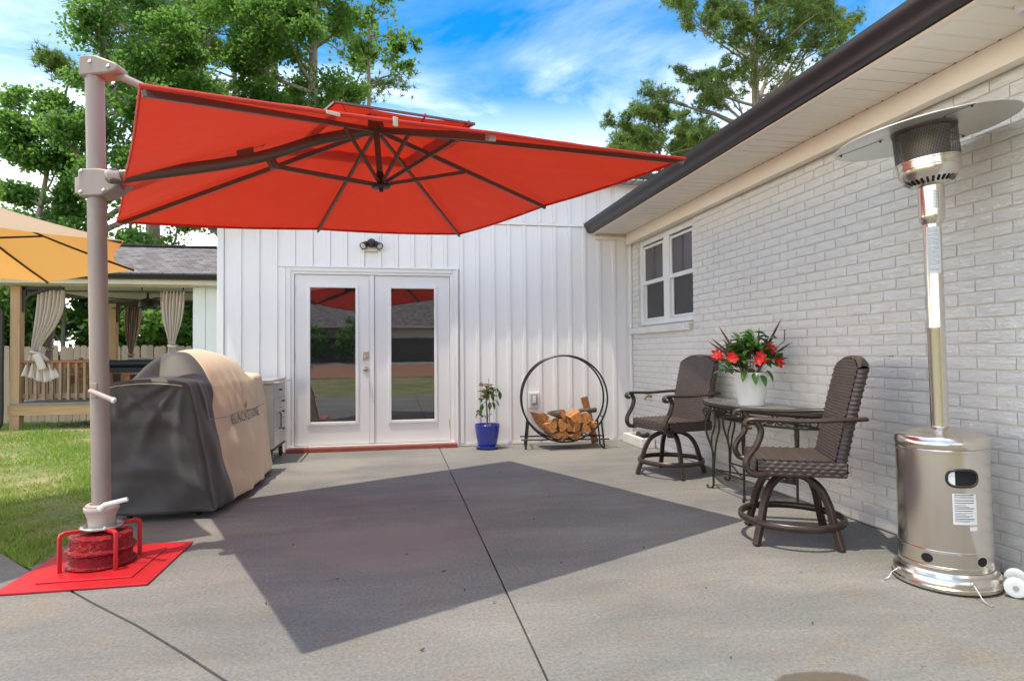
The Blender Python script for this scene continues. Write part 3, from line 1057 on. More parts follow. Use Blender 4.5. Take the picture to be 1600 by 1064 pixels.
def make_door(x0, x1, gx0, gx1, hinge_left, knob):
    z0, z1 = 0.072, DZ - 0.008
    gz0, gz1 = 0.345, 1.988
    y0, y1 = YB + 0.012, YB + 0.056
    d = MB(B)
    d.bb(x0, gx0, y0, y1, z0, z1)
    d.bb(gx1, x1, y0, y1, z0, z1)
    d.bb(gx0, gx1, y0, y1, z0, gz0)
    d.bb(gx0, gx1, y0, y1, gz1, z1)
    door = d.build('door', M['door'], wing, smooth=False)
    f = MB(B)
    t = 0.034
    for (a, b, c, e) in ((gx0 - t, gx0 + 0.004, gz0 - t, gz1 + t), (gx1 - 0.004, gx1 + t, gz0 - t, gz1 + t), (gx0 + 0.004, gx1 - 0.004, gz0 - t, gz0 + 0.004), (gx0 + 0.004, gx1 - 0.004, gz1 - 0.004, gz1 + t)):
        f.bb(a, b, y0 - 0.013, y0 + 0.01, c, e)
    f.build('glass_frame', M['trim'], door, smooth=False, bev=0.006)
    MB(B).bb(gx0, gx1, y0 + 0.016, y0 + 0.024, gz0, gz1).build('pane', M['glass'], door, smooth=False)
    if knob:
        kx = x1 - 0.045
        k = MB(B)
        k.lathe([(0.033, 0), (0.033, 0.006), (0.012, 0.012), (0.012, 0.03), (0.024, 0.036), (0.030, 0.048), (0.026, 0.062), (0.010, 0.068), (0, 0.068)], (kx, y0 - 0.001, 0.985), 24, Matrix.Rotation(pi / 2, 3, 'X'))
        k.build('door_knob', M['nickel'], door)
        k = MB(B)
        k.bb(kx - 0.033, kx + 0.033, y0 - 0.020, y0 + 0.001, 1.10, 1.20)
        k.lathe([(0.020, 0), (0.020, 0.02), (0.016, 0.024), (0, 0.024)], (kx, y0 - 0.020, 1.132), 20, Matrix.Rotation(pi / 2, 3, 'X'))
        k.build('deadbolt', M['nickel'], door, bev=0.004)
    hx = x0 + 0.006 if hinge_left else x1 - 0.006
    for hz_ in (0.3, 1.15, 1.95):
        MB(B).tube([(hx, y0 - 0.004, hz_ - 0.045), (hx, y0 - 0.004, hz_ + 0.045)], 0.007, 8).build('hinge', M['steel_dull'], door)
    return door


make_door(DX0 + 0.008, -0.318, -1.02, -0.478, True, True)
make_door(-0.252, DX1 - 0.008, -0.054, 0.484, False, False)
MB(B).bb(-0.314, -0.256, YB - 0.006, YB + 0.05, 0.075, DZ - 0.008).build('astragal', M['door'], wing, smooth=False, bev=0.006)

# twin flood light above the doors
fl = thing('flood_light', 'twin-head black flood light on the white siding above the double doors', 'wall light', (-0.29, YB - 0.016, 2.51))
b = base(fl)
MB(b).bb(-0.385, -0.19, YB - 0.03, YB - 0.014, 2.44, 2.63).build('mount_block', M['trim'], fl, smooth=False, bev=0.008)
MB(b).bb(-0.375, -0.20, YB - 0.05, YB - 0.028, 2.435, 2.465).build('mount_lip', M['cream'], fl, smooth=False, bev=0.004)
MB(b).lathe([(0.052, 0), (0.056, 0.02), (0.050, 0.05), (0.034, 0.072), (0, 0.08)], (-0.285, YB - 0.03, 2.535), 24, Matrix.Rotation(pi / 2, 3, 'X')).build('sensor_body', M['lampblack'], fl)
for sx in (-1, 1):
    d = Vector((sx * 0.50, -0.62, -0.52)).normalized()
    q = d.to_track_quat('Z', 'Y').to_matrix()
    c = Vector((-0.285 + sx * 0.055, YB - 0.06, 2.53))
    hd = MB(b).lathe([(0.012, -0.01), (0.030, 0.0), (0.036, 0.03), (0.045, 0.085), (0.045, 0.09), (0.040, 0.09), (0.038, 0.082), (0, 0.082)], c, 24, q).build('lamp_head', M['lampblack'], fl)
    MB(b).lathe([(0.038, 0), (0.030, 0.006), (0, 0.009)], c + d * 0.083, 20, q).build('lens', M['lens'], hd)

# outdoor outlet
ol = thing('wall_outlet', 'white boxed outdoor outlet on the siding behind the firewood hoop', 'outlet', (1.75, YB, 0.565))
b = base(ol)
MB(b).bb(1.675, 1.825, YB - 0.035, YB - 0.014, 0.465, 0.665).build('mount_block', M['trim'], ol, smooth=False, bev=0.006)
MB(b).bb(1.705, 1.795, YB - 0.062, YB - 0.034, 0.50, 0.645).build('outlet_cover', M['greyplastic'], ol, smooth=False, bev=0.012)
MB(b).bb(1.728, 1.772, YB - 0.069, YB - 0.060, 0.53, 0.62).build('cover_window', M['white_plastic'], ol, smooth=False, bev=0.004)

# ================================================================== BRICK HOUSE
bh = thing('brick_house', 'white painted brick house wall with dark gutter and cream eave along the patio', 'house', (3.4, 3.0, 0))
B = base(bh)
WY0, WY1, WZ0, WZ1 = 6.01, 7.50, 1.51, 2.605      # window opening
w = MB(B)
XM = XW + 0.009
for (a, b, c, d) in ((-3.0, WY0, 0, 2.74), (WY1, 7.715, 0, 2.74), (WY0, WY1, 0, WZ0 - 0.09), (WY0, WY1, WZ1, 2.74)):
    w.bb(XM, XM + 0.22, a, b, c, d)
w.build('wall', M['mortar'], bh, smooth=False)
MB(B).bb(3.34, 9.0, -3.0, 7.70, 0.0, 2.9).build('inner_wall', M['mortar'], bh, smooth=False)
CH, BL, MJ, MV = 0.0703, 0.2145, 0.0098, 0.0062


def brick_mesh(L, seed):
    rnd = random.Random(seed)
    h = CH - MJ
    mb = MB()
    nu, nv = 4, 2
    vs, fs = [], []
    for j in range(nv + 1):
        for i in range(nu + 1):
            edge = i in (0, nu) or j in (0, nv)
            x = -(0.0 if edge else 0.003) + rnd.uniform(-0.0012, 0.0012) + (0.002 if edge else 0)
            vs.append((x, -L / 2 + L * i / nu + (rnd.uniform(-.0012, .0012)), -h / 2 + h * j / nv + rnd.uniform(-.001, .001)))
    for j in range(nv):
        for i in range(nu):
            a = j * (nu + 1) + i
            fs.append((a, a + nu + 1, a + nu + 2, a + 1))
    ring = [0, 1, 2, 3, 4, 9, 14, 13, 12, 11, 10, 5]
    n = len(vs)
    for r in ring:
        vs.append((0.016, vs[r][1], vs[r][2]))
    for k in range(len(ring)):
        a, b_ = ring[k], ring[(k + 1) % len(ring)]
        fs.append((a, b_, n + (k + 1) % len(ring), n + k))
    mb.add(vs, fs)
    return mb


brick_var = [brick_mesh(BL - MV, s) for s in range(8)]
brick_me = [m_.mesh('brick', M['brick'], angle=35) for m_ in brick_var]
cand = []
row = 0
while True:
    z = 0.007 + CH * row + CH / 2
    if z > 2.60:
        break
    ph = 2.902 if row % 2 == 0 else 2.902 - BL / 2
    i = -11
    while True:
        y0 = ph + BL * i
        y1 = y0 + BL
        i += 1
        if y0 > 7.70:
            break
        a, b_ = y0 + MV / 2, min(y1 - MV / 2, 7.708)
        spans = [(a, b_)]
        if WZ0 - 0.11 < z < WZ1:
            ns = []
            for (p, q) in spans:
                if q <= WY0 or p >= WY1:
                    ns.append((p, q))
                else:
                    if p < WY0 - 0.02:
                        ns.append((p, WY0))
                    if q > WY1 + 0.02:
                        ns.append((WY1, q))
            spans = ns
        for (p, q) in spans:
            if q - p > 0.02:
                cand.append((p, q, z))
    row += 1
# the 300 largest in the photograph are single parts, the rest is one joined part
inview = [c for c in cand if c[1] > 2.42 and (c[2] - 1.17) / max(c[0], 0.1) < 0.62]
inview.sort(key=lambda c: c[0])
singles = inview[:300]
rest = [c for c in cand if c not in set(singles)]
for (p, q, z) in singles:
    v = random.randrange(8)
    instance(brick_me[v], 'brick', bh, Vector((XW + random.uniform(-0.0012, 0.0012), (p + q) / 2, z)) - B,
             (0, random.uniform(-.004, .004), random.uniform(-.004, .004)), (1, (q - p) / (BL - MV), 1))
mb = MB(B)
for (p, q, z) in rest:
    m_ = random.choice(brick_var)
    s = (q - p) / (BL - MV)
    jx = XW + random.uniform(-0.0012, 0.0012)
    mb.add([(jx + vx, (p + q) / 2 + vy * s, z + vz) for (vx, vy, vz) in m_.v], m_.f)
o = mb.build('bricks', M['brick'], bh, angle=35)
o['kind'] = 'stuff'
# rowlock sill under the window
n = 21
for i in range(n):
    y = WY0 + 0.02 + (WY1 + 0.17 - WY0) * (i + 0.5) / n
    wd = (WY1 + 0.19 - WY0) / n - 0.006
    mb = MB(B)
    mb.add([(XW - 0.045, y - wd / 2, 1.405), (XW - 0.045, y + wd / 2, 1.405), (XW - 0.05, y + wd / 2, 1.478), (XW - 0.05, y - wd / 2, 1.478),
            (XW + 0.06, y - wd / 2, 1.405), (XW + 0.06, y + wd / 2, 1.405), (XW + 0.06, y + wd / 2, 1.508), (XW + 0.06, y - wd / 2, 1.508)],
           [(0, 1, 2, 3), (4, 7, 6, 5), (0, 3, 7, 4), (1, 5, 6, 2), (3, 2, 6, 7), (0, 4, 5, 1)])
    mb.build('sill_brick', M['brick'], bh, smooth=False, bev=0.004, seg=1)
mb = MB(B)
mb.bb(XW - 0.036, XW + 0.05, WY0 + 0.02, WY1 + 0.19, 1.408, 1.468)
mb.build('sill_mortar', M['mortar'], bh, smooth=False)

# window: two double-hung sashes side by side
XF = XW + 0.030
wd = MB(B)
P1, P2 = (6.84, 7.37), (6.10, 6.60)
fz0, fz1 = WZ0, WZ1
for (a, b_, c, d) in ((WY0, 6.055, fz0, fz1), (WY1 - 0.085, WY1, fz0, fz1), (6.645, 6.795, fz0, fz1), (6.055, 6.645, fz1 - 0.07, fz1), (6.055, 6.645, fz0, fz0 + 0.055), (6.795, 7.415, fz1 - 0.07, fz1), (6.795, 7.415, fz0, fz0 + 0.055)):
    wd.bb(XF, XF + 0.10, a, b_, c, d)
window = wd.build('window', M['trim'], bh, smooth=False, bev=0.006)
for (a, b_) in (P1, P2):
    for (z0, z1, m_, dx_) in ((2.075, 2.485, 'winglass', 0.012), (1.60, 2.025, 'screen', 0.030)):
        t = 0.042
        s = MB(B)
        x0 = XF + dx_
        s.bb(x0, x0 + 0.03, a - t, a, z0 - 0.022, z1 + 0.03)
        s.bb(x0, x0 + 0.03, b_, b_ + t, z0 - 0.022, z1 + 0.03)
        s.bb(x0, x0 + 0.03, a, b_, z0 - 0.03, z0)
        s.bb(x0, x0 + 0.03, a, b_, z1, z1 + 0.03)
        s.build('sash', M['trim'], window, smooth=False, bev=0.004)
        MB(B).bb(x0 + 0.014, x0 + 0.02, a, b_, z0, z1).build('pane', M[m_], window, smooth=False)
MB(B).bb(XF + 0.006, XF + 0.04, 6.055, 6.645, 2.026, 2.074).build('meeting_rail', M['trim'], window, smooth=False, bev=0.004)
MB(B).bb(XF + 0.006, XF + 0.04, 6.795, 7.415, 2.026, 2.074).build('meeting_rail', M['trim'], window, smooth=False, bev=0.004)

# frieze board, soffit panels, gutter, roof
fz = MB(B)
fz.bb(XW - 0.085, XW + 0.05, -3.0, YB - 0.022, 2.612, 2.742)
fz.build('frieze_board', M['cream'], bh, smooth=False, bev=0.003)
MB(B).bb(XW - 0.096, XW - 0.03, -3.0, YB - 0.024, 2.600, 2.6115).build('frieze_bead', M['cream'], bh, smooth=False, bev=0.003)
y = 7.69
ybr = 2.42
ys = []
yy = 2.42
while yy < 7.69:
    ys.append(yy)
    yy += 0.1275
yy = 2.42 - 0.1275
while yy > -2.9:
    ys.append(yy)
    yy -= 0.1275
ys.sort()
ys.append(7.695)
spm = None
for i in range(len(ys) - 1):
    a, b_ = ys[i], ys[i + 1]
    m_ = MB()
    L = (b_ - a)
    x0, x1 = 2.592, XW - 0.082
    prof = [(0.0, 0.006), (0.012, 0.006), (0.020, -0.001), (L - 0.006, -0.001), (L - 0.001, 0.006), (L - 0.001, 0.016), (0.0, 0.016)]
    if abs(L - 0.1275) < 1e-3 and spm is not None:
        instance(spm, 'soffit_panel', bh, Vector((0, a, 2.7455)) - B)
    else:
        m_.extr([(0, p[0], p[1]) for p in prof], (x0, 0, 0), (x1, 0, 0))
        o = m_.build('soffit_panel', M['soffit'], bh, smooth=False)
        o.location = Vector((0, a, 2.7455)) - B
        if abs(L - 0.1275) < 1e-3:
            spm = o.data
MB(B).bb(2.565, 2.618, -3.0, 7.69, 2.732, 2.7435).build('soffit_trim', M['cream'], bh, smooth=False, bev=0.003)
MB(B).bb(2.566, 2.59, -3.0, 7.70, 2.744, 2.90).build('fascia', M['brown_metal'], bh, smooth=False)
gp = [(2.566, 2.748), (2.512, 2.748), (2.500, 2.754), (2.494, 2.768), (2.490, 2.790), (2.478, 2.806), (2.462, 2.816), (2.452, 2.832), (2.446, 2.856), (2.446, 2.868), (2.453, 2.870), (2.456, 2.862), (2.47, 2.862), (2.50, 2.78), (2.56, 2.78)]
g = MB(B)
g.extr([(p[0], 0, p[1]) for p in gp], (0, -3.0, 0), (0, YB - 0.006, 0))
g.build('gutter', M['brown_metal'], bh, smooth=True, angle=28)
r = MB(B)
r.extr([(2.49, 0, 2.868), (2.60, 0, 2.875), (9.0, 0, 4.9), (9.0, 0, 4.95), (2.49, 0, 2.89)], (0, -3.2, 0), (0, 7.695, 0))
r.build('roof', M['roof'], bh, smooth=False)

# faucet on the brick
fc = thing('wall_faucet', 'small brass garden faucet with blue handle low on the brick wall', 'faucet', (XW, 7.10, 0.63))
b = base(fc)
MB(b).tube(smooth_path([(XW, 7.10, 0.62), (XW - 0.05, 7.10, 0.625), (XW - 0.08, 7.10, 0.61), (XW - 0.09, 7.10, 0.575)], 4), [0.014] * 12 + [0.016], 10).build('spout', M['brass'], fc)
MB(b).lathe([(0.0, 0), (0.028, 0.0), (0.030, 0.01), (0.012, 0.016), (0, 0.016)], (XW - 0.055, 7.10, 0.65), 10).build('handle', M['bluehandle'], fc)

# soffit flood light at the near end of the eave
sf = thing('soffit_light', 'black flood light on a round white base under the cream eave', 'eave light', (2.86, 2.25, 2.742))
b = base(sf)
MB(b).lathe([(0.0, -0.035), (0.055, -0.033), (0.068, -0.012), (0.068, 0.004)], (2.86, 2.25, 2.742), 24).build('mount_disc', M['trim'], sf)
hd = MB(b).lathe([(0.015, -0.02), (0.032, 0.0), (0.038, 0.04), (0.046, 0.09), (0.042, 0.09), (0.0, 0.082)], (2.86, 2.25, 2.69), 20, Vector((-0.2, -0.55, -0.6)).to_track_quat('Z', 'Y').to_matrix()).build('lamp_head', M['lampblack'], sf)

# low white block frame in the corner
pb = thing('foundation_vent_box', 'low white painted block frame at the foot of the brick wall in the corner', 'block frame', (3.0, 7.3, 0))
b = base(pb)
for (a, c, d, e) in ((2.93, 2.985, 7.0, 7.62), (2.985, 3.105, 7.0, 7.055), (2.985, 3.105, 7.565, 7.62)):
    MB(b).bb(a, c, d, e, 0.002, 0.118).build('block', M['brick'], pb, smooth=False, bev=0.006)
MB(b).tube(smooth_path([(3.07, 7.12, 0.15), (3.02, 7.2, 0.12), (3.03, 7.35, 0.135), (3.07, 7.42, 0.06)], 4), 0.03, 8).build('drain_elbow', M['black_metal'], pb)
# ================================================================== RED CANTILEVER UMBRELLA
ru = thing('cantilever_umbrella', 'large red square cantilever umbrella on a bronze mast with a red weighted base', 'umbrella', (-1.615, 3.79, 0))
B = base(ru)
CC = Vector((-0.089, 4.237, 2.255))
U1 = Vector((0.891, 0.444, 0.092)).normalized()
U2 = Vector((-0.402, 0.916, 0.009))
U2 = (U2 - U2.dot(U1) * U1).normalized()
UN = U1.cross(U2).normalized()


def up(a, b, h):
    return CC + U1 * a + U2 * b + UN * h


corners = [Vector((-.850, 2.257, 2.086)), Vector((1.816, 3.577, 2.394)), Vector((.650, 6.230, 2.394)), Vector((-1.994, 4.892, 2.146))]   # near-left, near-right, far-right, far-left
APEX = 0.505
apex = CC + UN * APEX
hubT = CC + UN * 0.455
hubB = CC + UN * 0.055
mids = [(corners[i] + corners[(i + 1) % 4]) / 2 for i in range(4)]    # near, right, far, left


def canopy_panel(i):
    """two triangles' worth of cloth between corner i and corner i+1, with sag between ribs and a hole at the top"""
    c0, m, c1 = corners[i], mids[i], corners[(i + 1) % 4]
    mb = MB(B)
    for (p, q) in ((c0, m), (m, c1)):
        def fn(u, v, p=p, q=q):
            t = 0.26 + 0.74 * v
            e = p.lerp(q, u)
            pt = apex.lerp(e, t)
            sag = (0.008 if i == 0 else 0.026) * sin(pi * u) * (t ** 1.5)
            pt = pt - UN * sag * 0.55
            # scalloped hem
            inw = (apex - e)
            inw = (inw - inw.dot(UN) * UN).normalized()
            pt = pt + inw * 0.012 * sin(pi * u) * max(0, (t - 0.3)) ** 2
            wr = 0.006 * sin(u * 17 + v * 9 + i) * sin(v * 13 + u * 5) + 0.010 * sin(v * 38 + 3 * u + i) * max(0, 0.45 - v) + 0.003 * sin(u * 40) * v ** 4
            return pt + UN * (wr * sin(pi * u) + 0.008)
        mb.grid(fn, 22, 30)
    # folded hem
    hem = []
    for (p, q) in ((c0, m), (m, c1)):
        for k in range(9):
            u = k / 8
            e = p.lerp(q, u)
            inw = (apex - e)
            inw = (inw - inw.dot(UN) * UN).normalized()
            hem.append(e - UN * ((0.008 if i == 0 else 0.026) * sin(pi * u) * 0.55) + inw * 0.012 * sin(pi * u) * 0.49 + UN * 0.002)
    mb.tube(hem, 0.006, 6, flat=(1.0, 1.6))
    return mb


cano = None
for i in range(4):
    o = canopy_panel(i).build('canopy_panel', M['redfab'], ru, angle=75)
# seam at the vent edge under the hole
# vent canopy above
vc = MB(B)
VS, VH0, VA = 0.48, 0.405, 0.545
for i, (sx, sy, tx, ty) in enumerate(((-1, -1, 1, -1), (1, -1, 1, 1), (1, 1, -1, 1), (-1, 1, -1, -1))):
    def fn(u, v, sx=sx, sy=sy, tx=tx, ty=ty):
        e = up(VS * lerp(sx, tx, u), VS * lerp(sy, ty, u), VH0)
        top = CC + UN * VA
        return top.lerp(e, v) - UN * 0.02 * sin(pi * u) * v
    vc.grid(fn, 10, 8)
vent = vc.build('vent_canopy', M['redfab'], ru, angle=75)
vb = MB(B)
loop = [up(-VS, -VS, VH0 - .004), up(VS, -VS, VH0 - .004), up(VS, VS, VH0 - .004), up(-VS, VS, VH0 - .004)]
for i in range(4):
    vb.bar(loop[i], loop[(i + 1) % 4], 0.016, 0.012, UN)
vb.build('vent_frame', M['umb_dark'], vent, smooth=False)
for (a, b_) in ((-.40, -.44), (.1, -.44), (.40, -.44), (.44, 0), (-.44, 0), (-.4, .44), (.4, .44)):
    MB(B).bar(up(a, b_, 0.36), up(a * 1.1, b_ * 1.1, VH0 + 0.01), 0.018, 0.006, U1).build('vent_strap', M['redfab'], vent, smooth=False)
MB(B).lathe([(0.0, 0.03), (0.05, 0.02), (0.06, 0.0)], up(-0.05, 0.0, VA - 0.01), 16).build('finial', M['tantab'], vent)

# ribs to corners and side middles
def rib(e, w=0.020, h=0.030, t0=0.03, t1=0.995):
    a = hubT.lerp(e, t0) - UN * 0.016
    b_ = hubT.lerp(e, t1) - UN * 0.020
    return MB(B).bar(a, b_, w, h, UN).build('rib', M['umb_dark'], ru, smooth=False, bev=0.003, seg=1)


for c in corners:
    rib(c)
rib(mids[0], 0.034, 0.042, 0.02, 0.96)
rib(mids[1])
rib(mids[2])
MB(B).bar(hubT.lerp(mids[0], .955) - UN * .014, hubT.lerp(mids[0], .985) - UN * .014, 0.038, 0.046, UN).build('end_cap', M['taupe'], ru, smooth=False, bev=0.004)
# hub pole between upper and lower hubs
q = UN.to_track_quat('Z', 'Y').to_matrix()
MB(B).lathe([(0.0, 0.06), (0.05, 0.05), (0.055, 0.0), (0.055, -0.03), (0.032, -0.045), (0, -0.045)], hubT, 20, q).build('upper_hub', M['umb_dark'], ru)
MB(B).tube([hubT - UN * 0.03, hubB + UN * 0.09], 0.021, 12).build('hub_pole', M['umb_dark'], ru)
MB(B).lathe([(0.0, -0.035), (0.012, -0.035), (0.014, -0.012), (0.060, -0.008), (0.066, 0.004), (0.062, 0.012), (0.028, 0.02), (0.03, 0.07), (0.022, 0.10), (0, 0.10)], hubB, 24, q).build('runner_hub', M['umb_hub'], ru)
# struts that show in the photograph
for (e, t) in ((corners[0], 0.235), (mids[0], 0.34), (corners[1], 0.265), (mids[1], 0.47)):
    a = hubB + UN * 0.012
    b_ = hubT.lerp(e, t) - UN * 0.03
    d = (b_ - a).normalized()
    MB(B).bar(a + d * 0.04, b_, 0.017, 0.026, UN).build('strut', M['umb_dark'], ru, smooth=False, bev=0.003, seg=1)
# main arm from the collar on the mast to the hub
collar = Vector((-1.663, 3.80, 2.15))
elbow = Vector((-1.50, 3.665, 2.165))
arm_m = mids[3]
ap = smooth_path([elbow, elbow.lerp(arm_m, 0.6) - UN * 0.0, up(-0.86, -0.01, 0.155), up(-0.40, -0.0, 0.33), hubT - UN * 0.015], 8)
MB(B).tube(ap, 0.027, 10, flat=(0.75, 1.25)).build('arm', M['umb_dark'], ru)
MB(B).tube([ap[3], ap[4], ap[6], ap[8]], 0.031, 10, flat=(0.75, 1.25)).build('arm_sleeve', M['taupe'], ru)
br0 = up(-0.75, 0, 0.205)
bk = MB(B)
bk.bar(br0 + U1 * .02, br0 + U1 * 0.05 - UN * 0.085, 0.05, 0.05, U2)
bracket = bk.build('arm_bracket', M['umb_dark'], ru, smooth=False, bev=0.008)
MB(B).bar(br0 + U1 * 0.05 - UN * 0.072, hubB + UN * 0.012 - U1 * 0.04, 0.020, 0.030, UN).build('strut', M['umb_dark'], ru, smooth=False, bev=0.003)
cl = MB(B)
cl.bar(br0 - U1 * .16, br0 - U1 * .07, 0.046, 0.075, UN)
cl.build('arm_clamp', M['umb_dark'], ru, smooth=False, bev=0.006)
# upper stay
mt = Vector((-1.663, 3.80, 2.79))
MB(B).tube([mt + Vector((0.10, -0.02, -0.02)), br0 + UN * 0.06], 0.019, 10, flat=(0.8, 1.2)).build('stay', M['bronze'], ru)
# mast
mast_top = Vector((-1.667, 3.80, 2.79))
mast_bot = Vector((-1.612, 3.79, 0.285))
mast = MB(B).tube([mast_bot, mast_bot.lerp(mast_top, 0.33), mast_bot.lerp(mast_top, 0.66), mast_top], 0.0505, 28, flat=(1.0, 0.92)).build('mast', M['bronze'], ru)


def mast_at(z):
    return mast_bot.lerp(mast_top, (z - mast_bot.z) / (mast_top.z - mast_bot.z))


# head: rounded bracket at the top
hd = MB(B)
pts = []
ax = Vector((0.985, -0.17, 0))
for k in range(13):
    a = pi / 2 + pi * k / 12
    pts.append(ax * (0.058 * cos(a) * 1.0) + Vector((0, 0, 0)))
prof = [(-0.060, -0.058), (0.10, -0.044), (0.150, -0.030), (0.158, -0.004), (0.140, 0.018), (0.03, 0.060), (-0.045, 0.060), (-0.060, 0.046)]
hd.extr([mt + ax * p + Vector((0, 0, z_)) for (p, z_) in prof], Vector((0.17, 0.985, 0)) * 0.055, Vector((0.17, 0.985, 0)) * -0.055)
hd.build('mast_head', M['bronze'], ru, smooth=True, bev=0.014, angle=30)
sc = MB(B)
nf = Vector((-0.17, -0.985, 0))
for (p, z_) in ((0.005, 0.02), (0.105, -0.006)):
    sc.lathe([(0.010, 0), (0.010, 0.004), (0.006, 0.007), (0, 0.007)], mt + ax * p + Vector((0, 0, z_)) + nf * 0.056, 12, nf.to_track_quat('Z', 'Y').to_matrix())
sc.build('bolt', M['steel_dull'], ru)
# collar
cz = mast_at(2.15)
prof = [(-0.066, -0.085), (-0.05, -0.098), (0.06, -0.092), (0.13, -0.058), (0.175, -0.010), (0.175, 0.018), (0.12, 0.050), (0.05, 0.062), (-0.05, 0.062), (-0.066, 0.05)]
c_ = MB(B)
c_.extr([cz + ax * p + Vector((0, 0, z_)) for (p, z_) in prof], Vector((0.17, 0.985, 0)) * 0.062, Vector((0.17, 0.985, 0)) * -0.062)
c_.build('collar', M['bronze'], ru, smooth=True, bev=0.014, angle=30)
sc = MB(B)
for (p, z_) in ((-0.045, 0.045), (-0.045, -0.07), (0.08, -0.062), (0.14, 0.0)):
    sc.lathe([(0.009, 0), (0.009, 0.004), (0.005, 0.007), (0, 0.007)], cz + ax * p + Vector((0, 0, z_)) + nf * 0.063, 12, nf.to_track_quat('Z', 'Y').to_matrix())
sc.build('bolt', M['steel_dull'], ru)
MB(B).tube([elbow.lerp(cz, 0.25), elbow + U1 * 0.06], 0.024, 10).build('arm_pivot', M['taupe'], ru)
kn = MB(B)
kn.tube([cz - ax * 0.06 + Vector((0, 0, -.02)), cz - ax * 0.10 + Vector((0, 0, -.02))], 0.014, 10)
kn.box(cz - ax * 0.105 + Vector((0, 0, -.02)), (0.022, 0.02, 0.09), rotz(-0.17))
kn.build('clamp_knob', M['taupe'], ru, bev=0.005)
# crank handle
ck = mast_at(0.98)
MB(B).box(ck + nf * 0.047, (0.036, 0.014, 0.088), rotz(-0.17)).build('crank_plate', M['bronze'], ru, smooth=False, bev=0.006)
hb = ck + nf * 0.058
MB(B).tube([hb, hb + nf * 0.02, hb + nf * 0.028 + ax * 0.02 + Vector((0, 0, -.004)), hb + nf * 0.04 + ax * 0.135 + Vector((0, 0, -.05))], [0.012, 0.012, 0.0125, 0.0145], 10).build('crank_handle', M['taupe'], ru)
MB(B).lathe([(0.0165, 0), (0.0165, 0.012), (0.010, 0.016), (0, 0.016)], hb + nf * 0.04 + ax * 0.133 + Vector((0, 0, -.049)), 12, (ax * 0.9 + Vector((0, 0, -.35))).to_track_quat('Z', 'Y').to_matrix()).build('crank_tip', M['white_plastic'], ru)
# foot socket with clamp lever
fc_ = mast_at(0.33)
MB(B).lathe([(0.062, 0.235), (0.066, 0.27), (0.072, 0.285), (0.076, 0.30), (0.076, 0.345), (0.070, 0.352), (0.054, 0.352), (0.054, 0.24)], (fc_.x, fc_.y, 0), 28).build('foot_socket', M['taupe'], ru)
MB(B).tube([Vector((fc_.x, fc_.y, 0.325)) + Vector((0.082 * cos(a), 0.082 * sin(a), 0)) for a in [2 * pi * k / 24 for k in range(24)]], 0.007, 6, closed=True, flat=(0.7, 2.2)).build('clamp_band', M['taupe'], ru)
lv = Vector((fc_.x, fc_.y, 0.35)) + nf * 0.07 + ax * 0.03
MB(B).tube([lv + Vector((0, 0, -.02)), lv + ax * 0.03 + Vector((0, 0, 0.008)), lv + ax * 0.155 + Vector((0, 0, 0.038))], [0.014, 0.012, 0.011], 8, flat=(0.7, 1.1)).build('clamp_lever', M['white_plastic'], ru)
MB(B).lathe([(0.0, 0.222), (0.105, 0.222), (0.107, 0.228), (0.105, 0.235), (0.0, 0.235)], (fc_.x, fc_.y, 0), 32).build('flange', M['steel_dull'], ru)
sc = MB(B)
for k in range(4):
    a = 0.6 + k * pi / 2
    sc.lathe([(0.011, 0.235), (0.011, 0.243), (0, 0.243)], (fc_.x + 0.088 * cos(a), fc_.y + 0.088 * sin(a), 0), 6)
sc.build('bolt', M['steel_dull'], ru)
# red base: plate, cage, two weights
bx0, bx1, by0, by1 = -1.945, -1.245, 3.425, 4.145
MB(B).bb(bx0, bx1, by0, by1, 0.003, 0.013).build('base_plate', M['red_paint'], ru, smooth=False, bev=0.003)
MB(B).bb(bx0 + 0.14, bx1 - 0.11, by0 + 0.10, by1 - 0.12, 0.0131, 0.022).build('raised_plate', M['red_paint'], ru, smooth=False, bev=0.004)
bc = Vector((fc_.x, fc_.y, 0))
for k, a in enumerate([radians(d) for d in (222, 312, 42, 132)]):
    d = Vector((cos(a), sin(a), 0))
    p = [bc + d * 0.05 + Vector((0, 0, 0.214)), bc + d * 0.175 + Vector((0, 0, 0.224)), bc + d * 0.190 + Vector((0, 0, 0.218)), bc + d * 0.196 + Vector((0, 0, 0.202)), bc + d * 0.196 + Vector((0, 0, 0.022))]
    MB(B).tube(p, 0.0135, 4).build('cage_bar', M['red_paint'], ru, bev=0.003)


def weight(z0, z1):
    prof = [(0.03, z0), (0.158, z0 + 0.001), (0.166, z0 + 0.005), (0.167, z0 + 0.012), (0.163, z0 + 0.018), (0.150, z0 + 0.023), (0.147, z0 + 0.035), (0.147, z1 - 0.022), (0.150, z1 - 0.012), (0.147, z1 - 0.004), (0.138, z1), (0.10, z1 + 0.003), (0.045, z1 + 0.006), (0.03, z1 + 0.004)]
    pp = []
    for i in range(len(prof) - 1):
        for s in range(2):
            t = s / 2
            pp.append((lerp(prof[i][0], prof[i + 1][0], t), lerp(prof[i][1], prof[i + 1][1], t)))
    pp.append(prof[-1])
    return MB(B).lathe(pp, (bc.x, bc.y, 0), 72, jitter=0.0042).build('weight_disc', M['red_rough'], ru, angle=80)


weight(0.024, 0.094)
weight(0.100, 0.192)
MB(B).tube([bc + Vector((0, 0, 0.02)), bc + Vector((0, 0, 0.224))], 0.026, 12).build('centre_tube', M['hole'], ru)
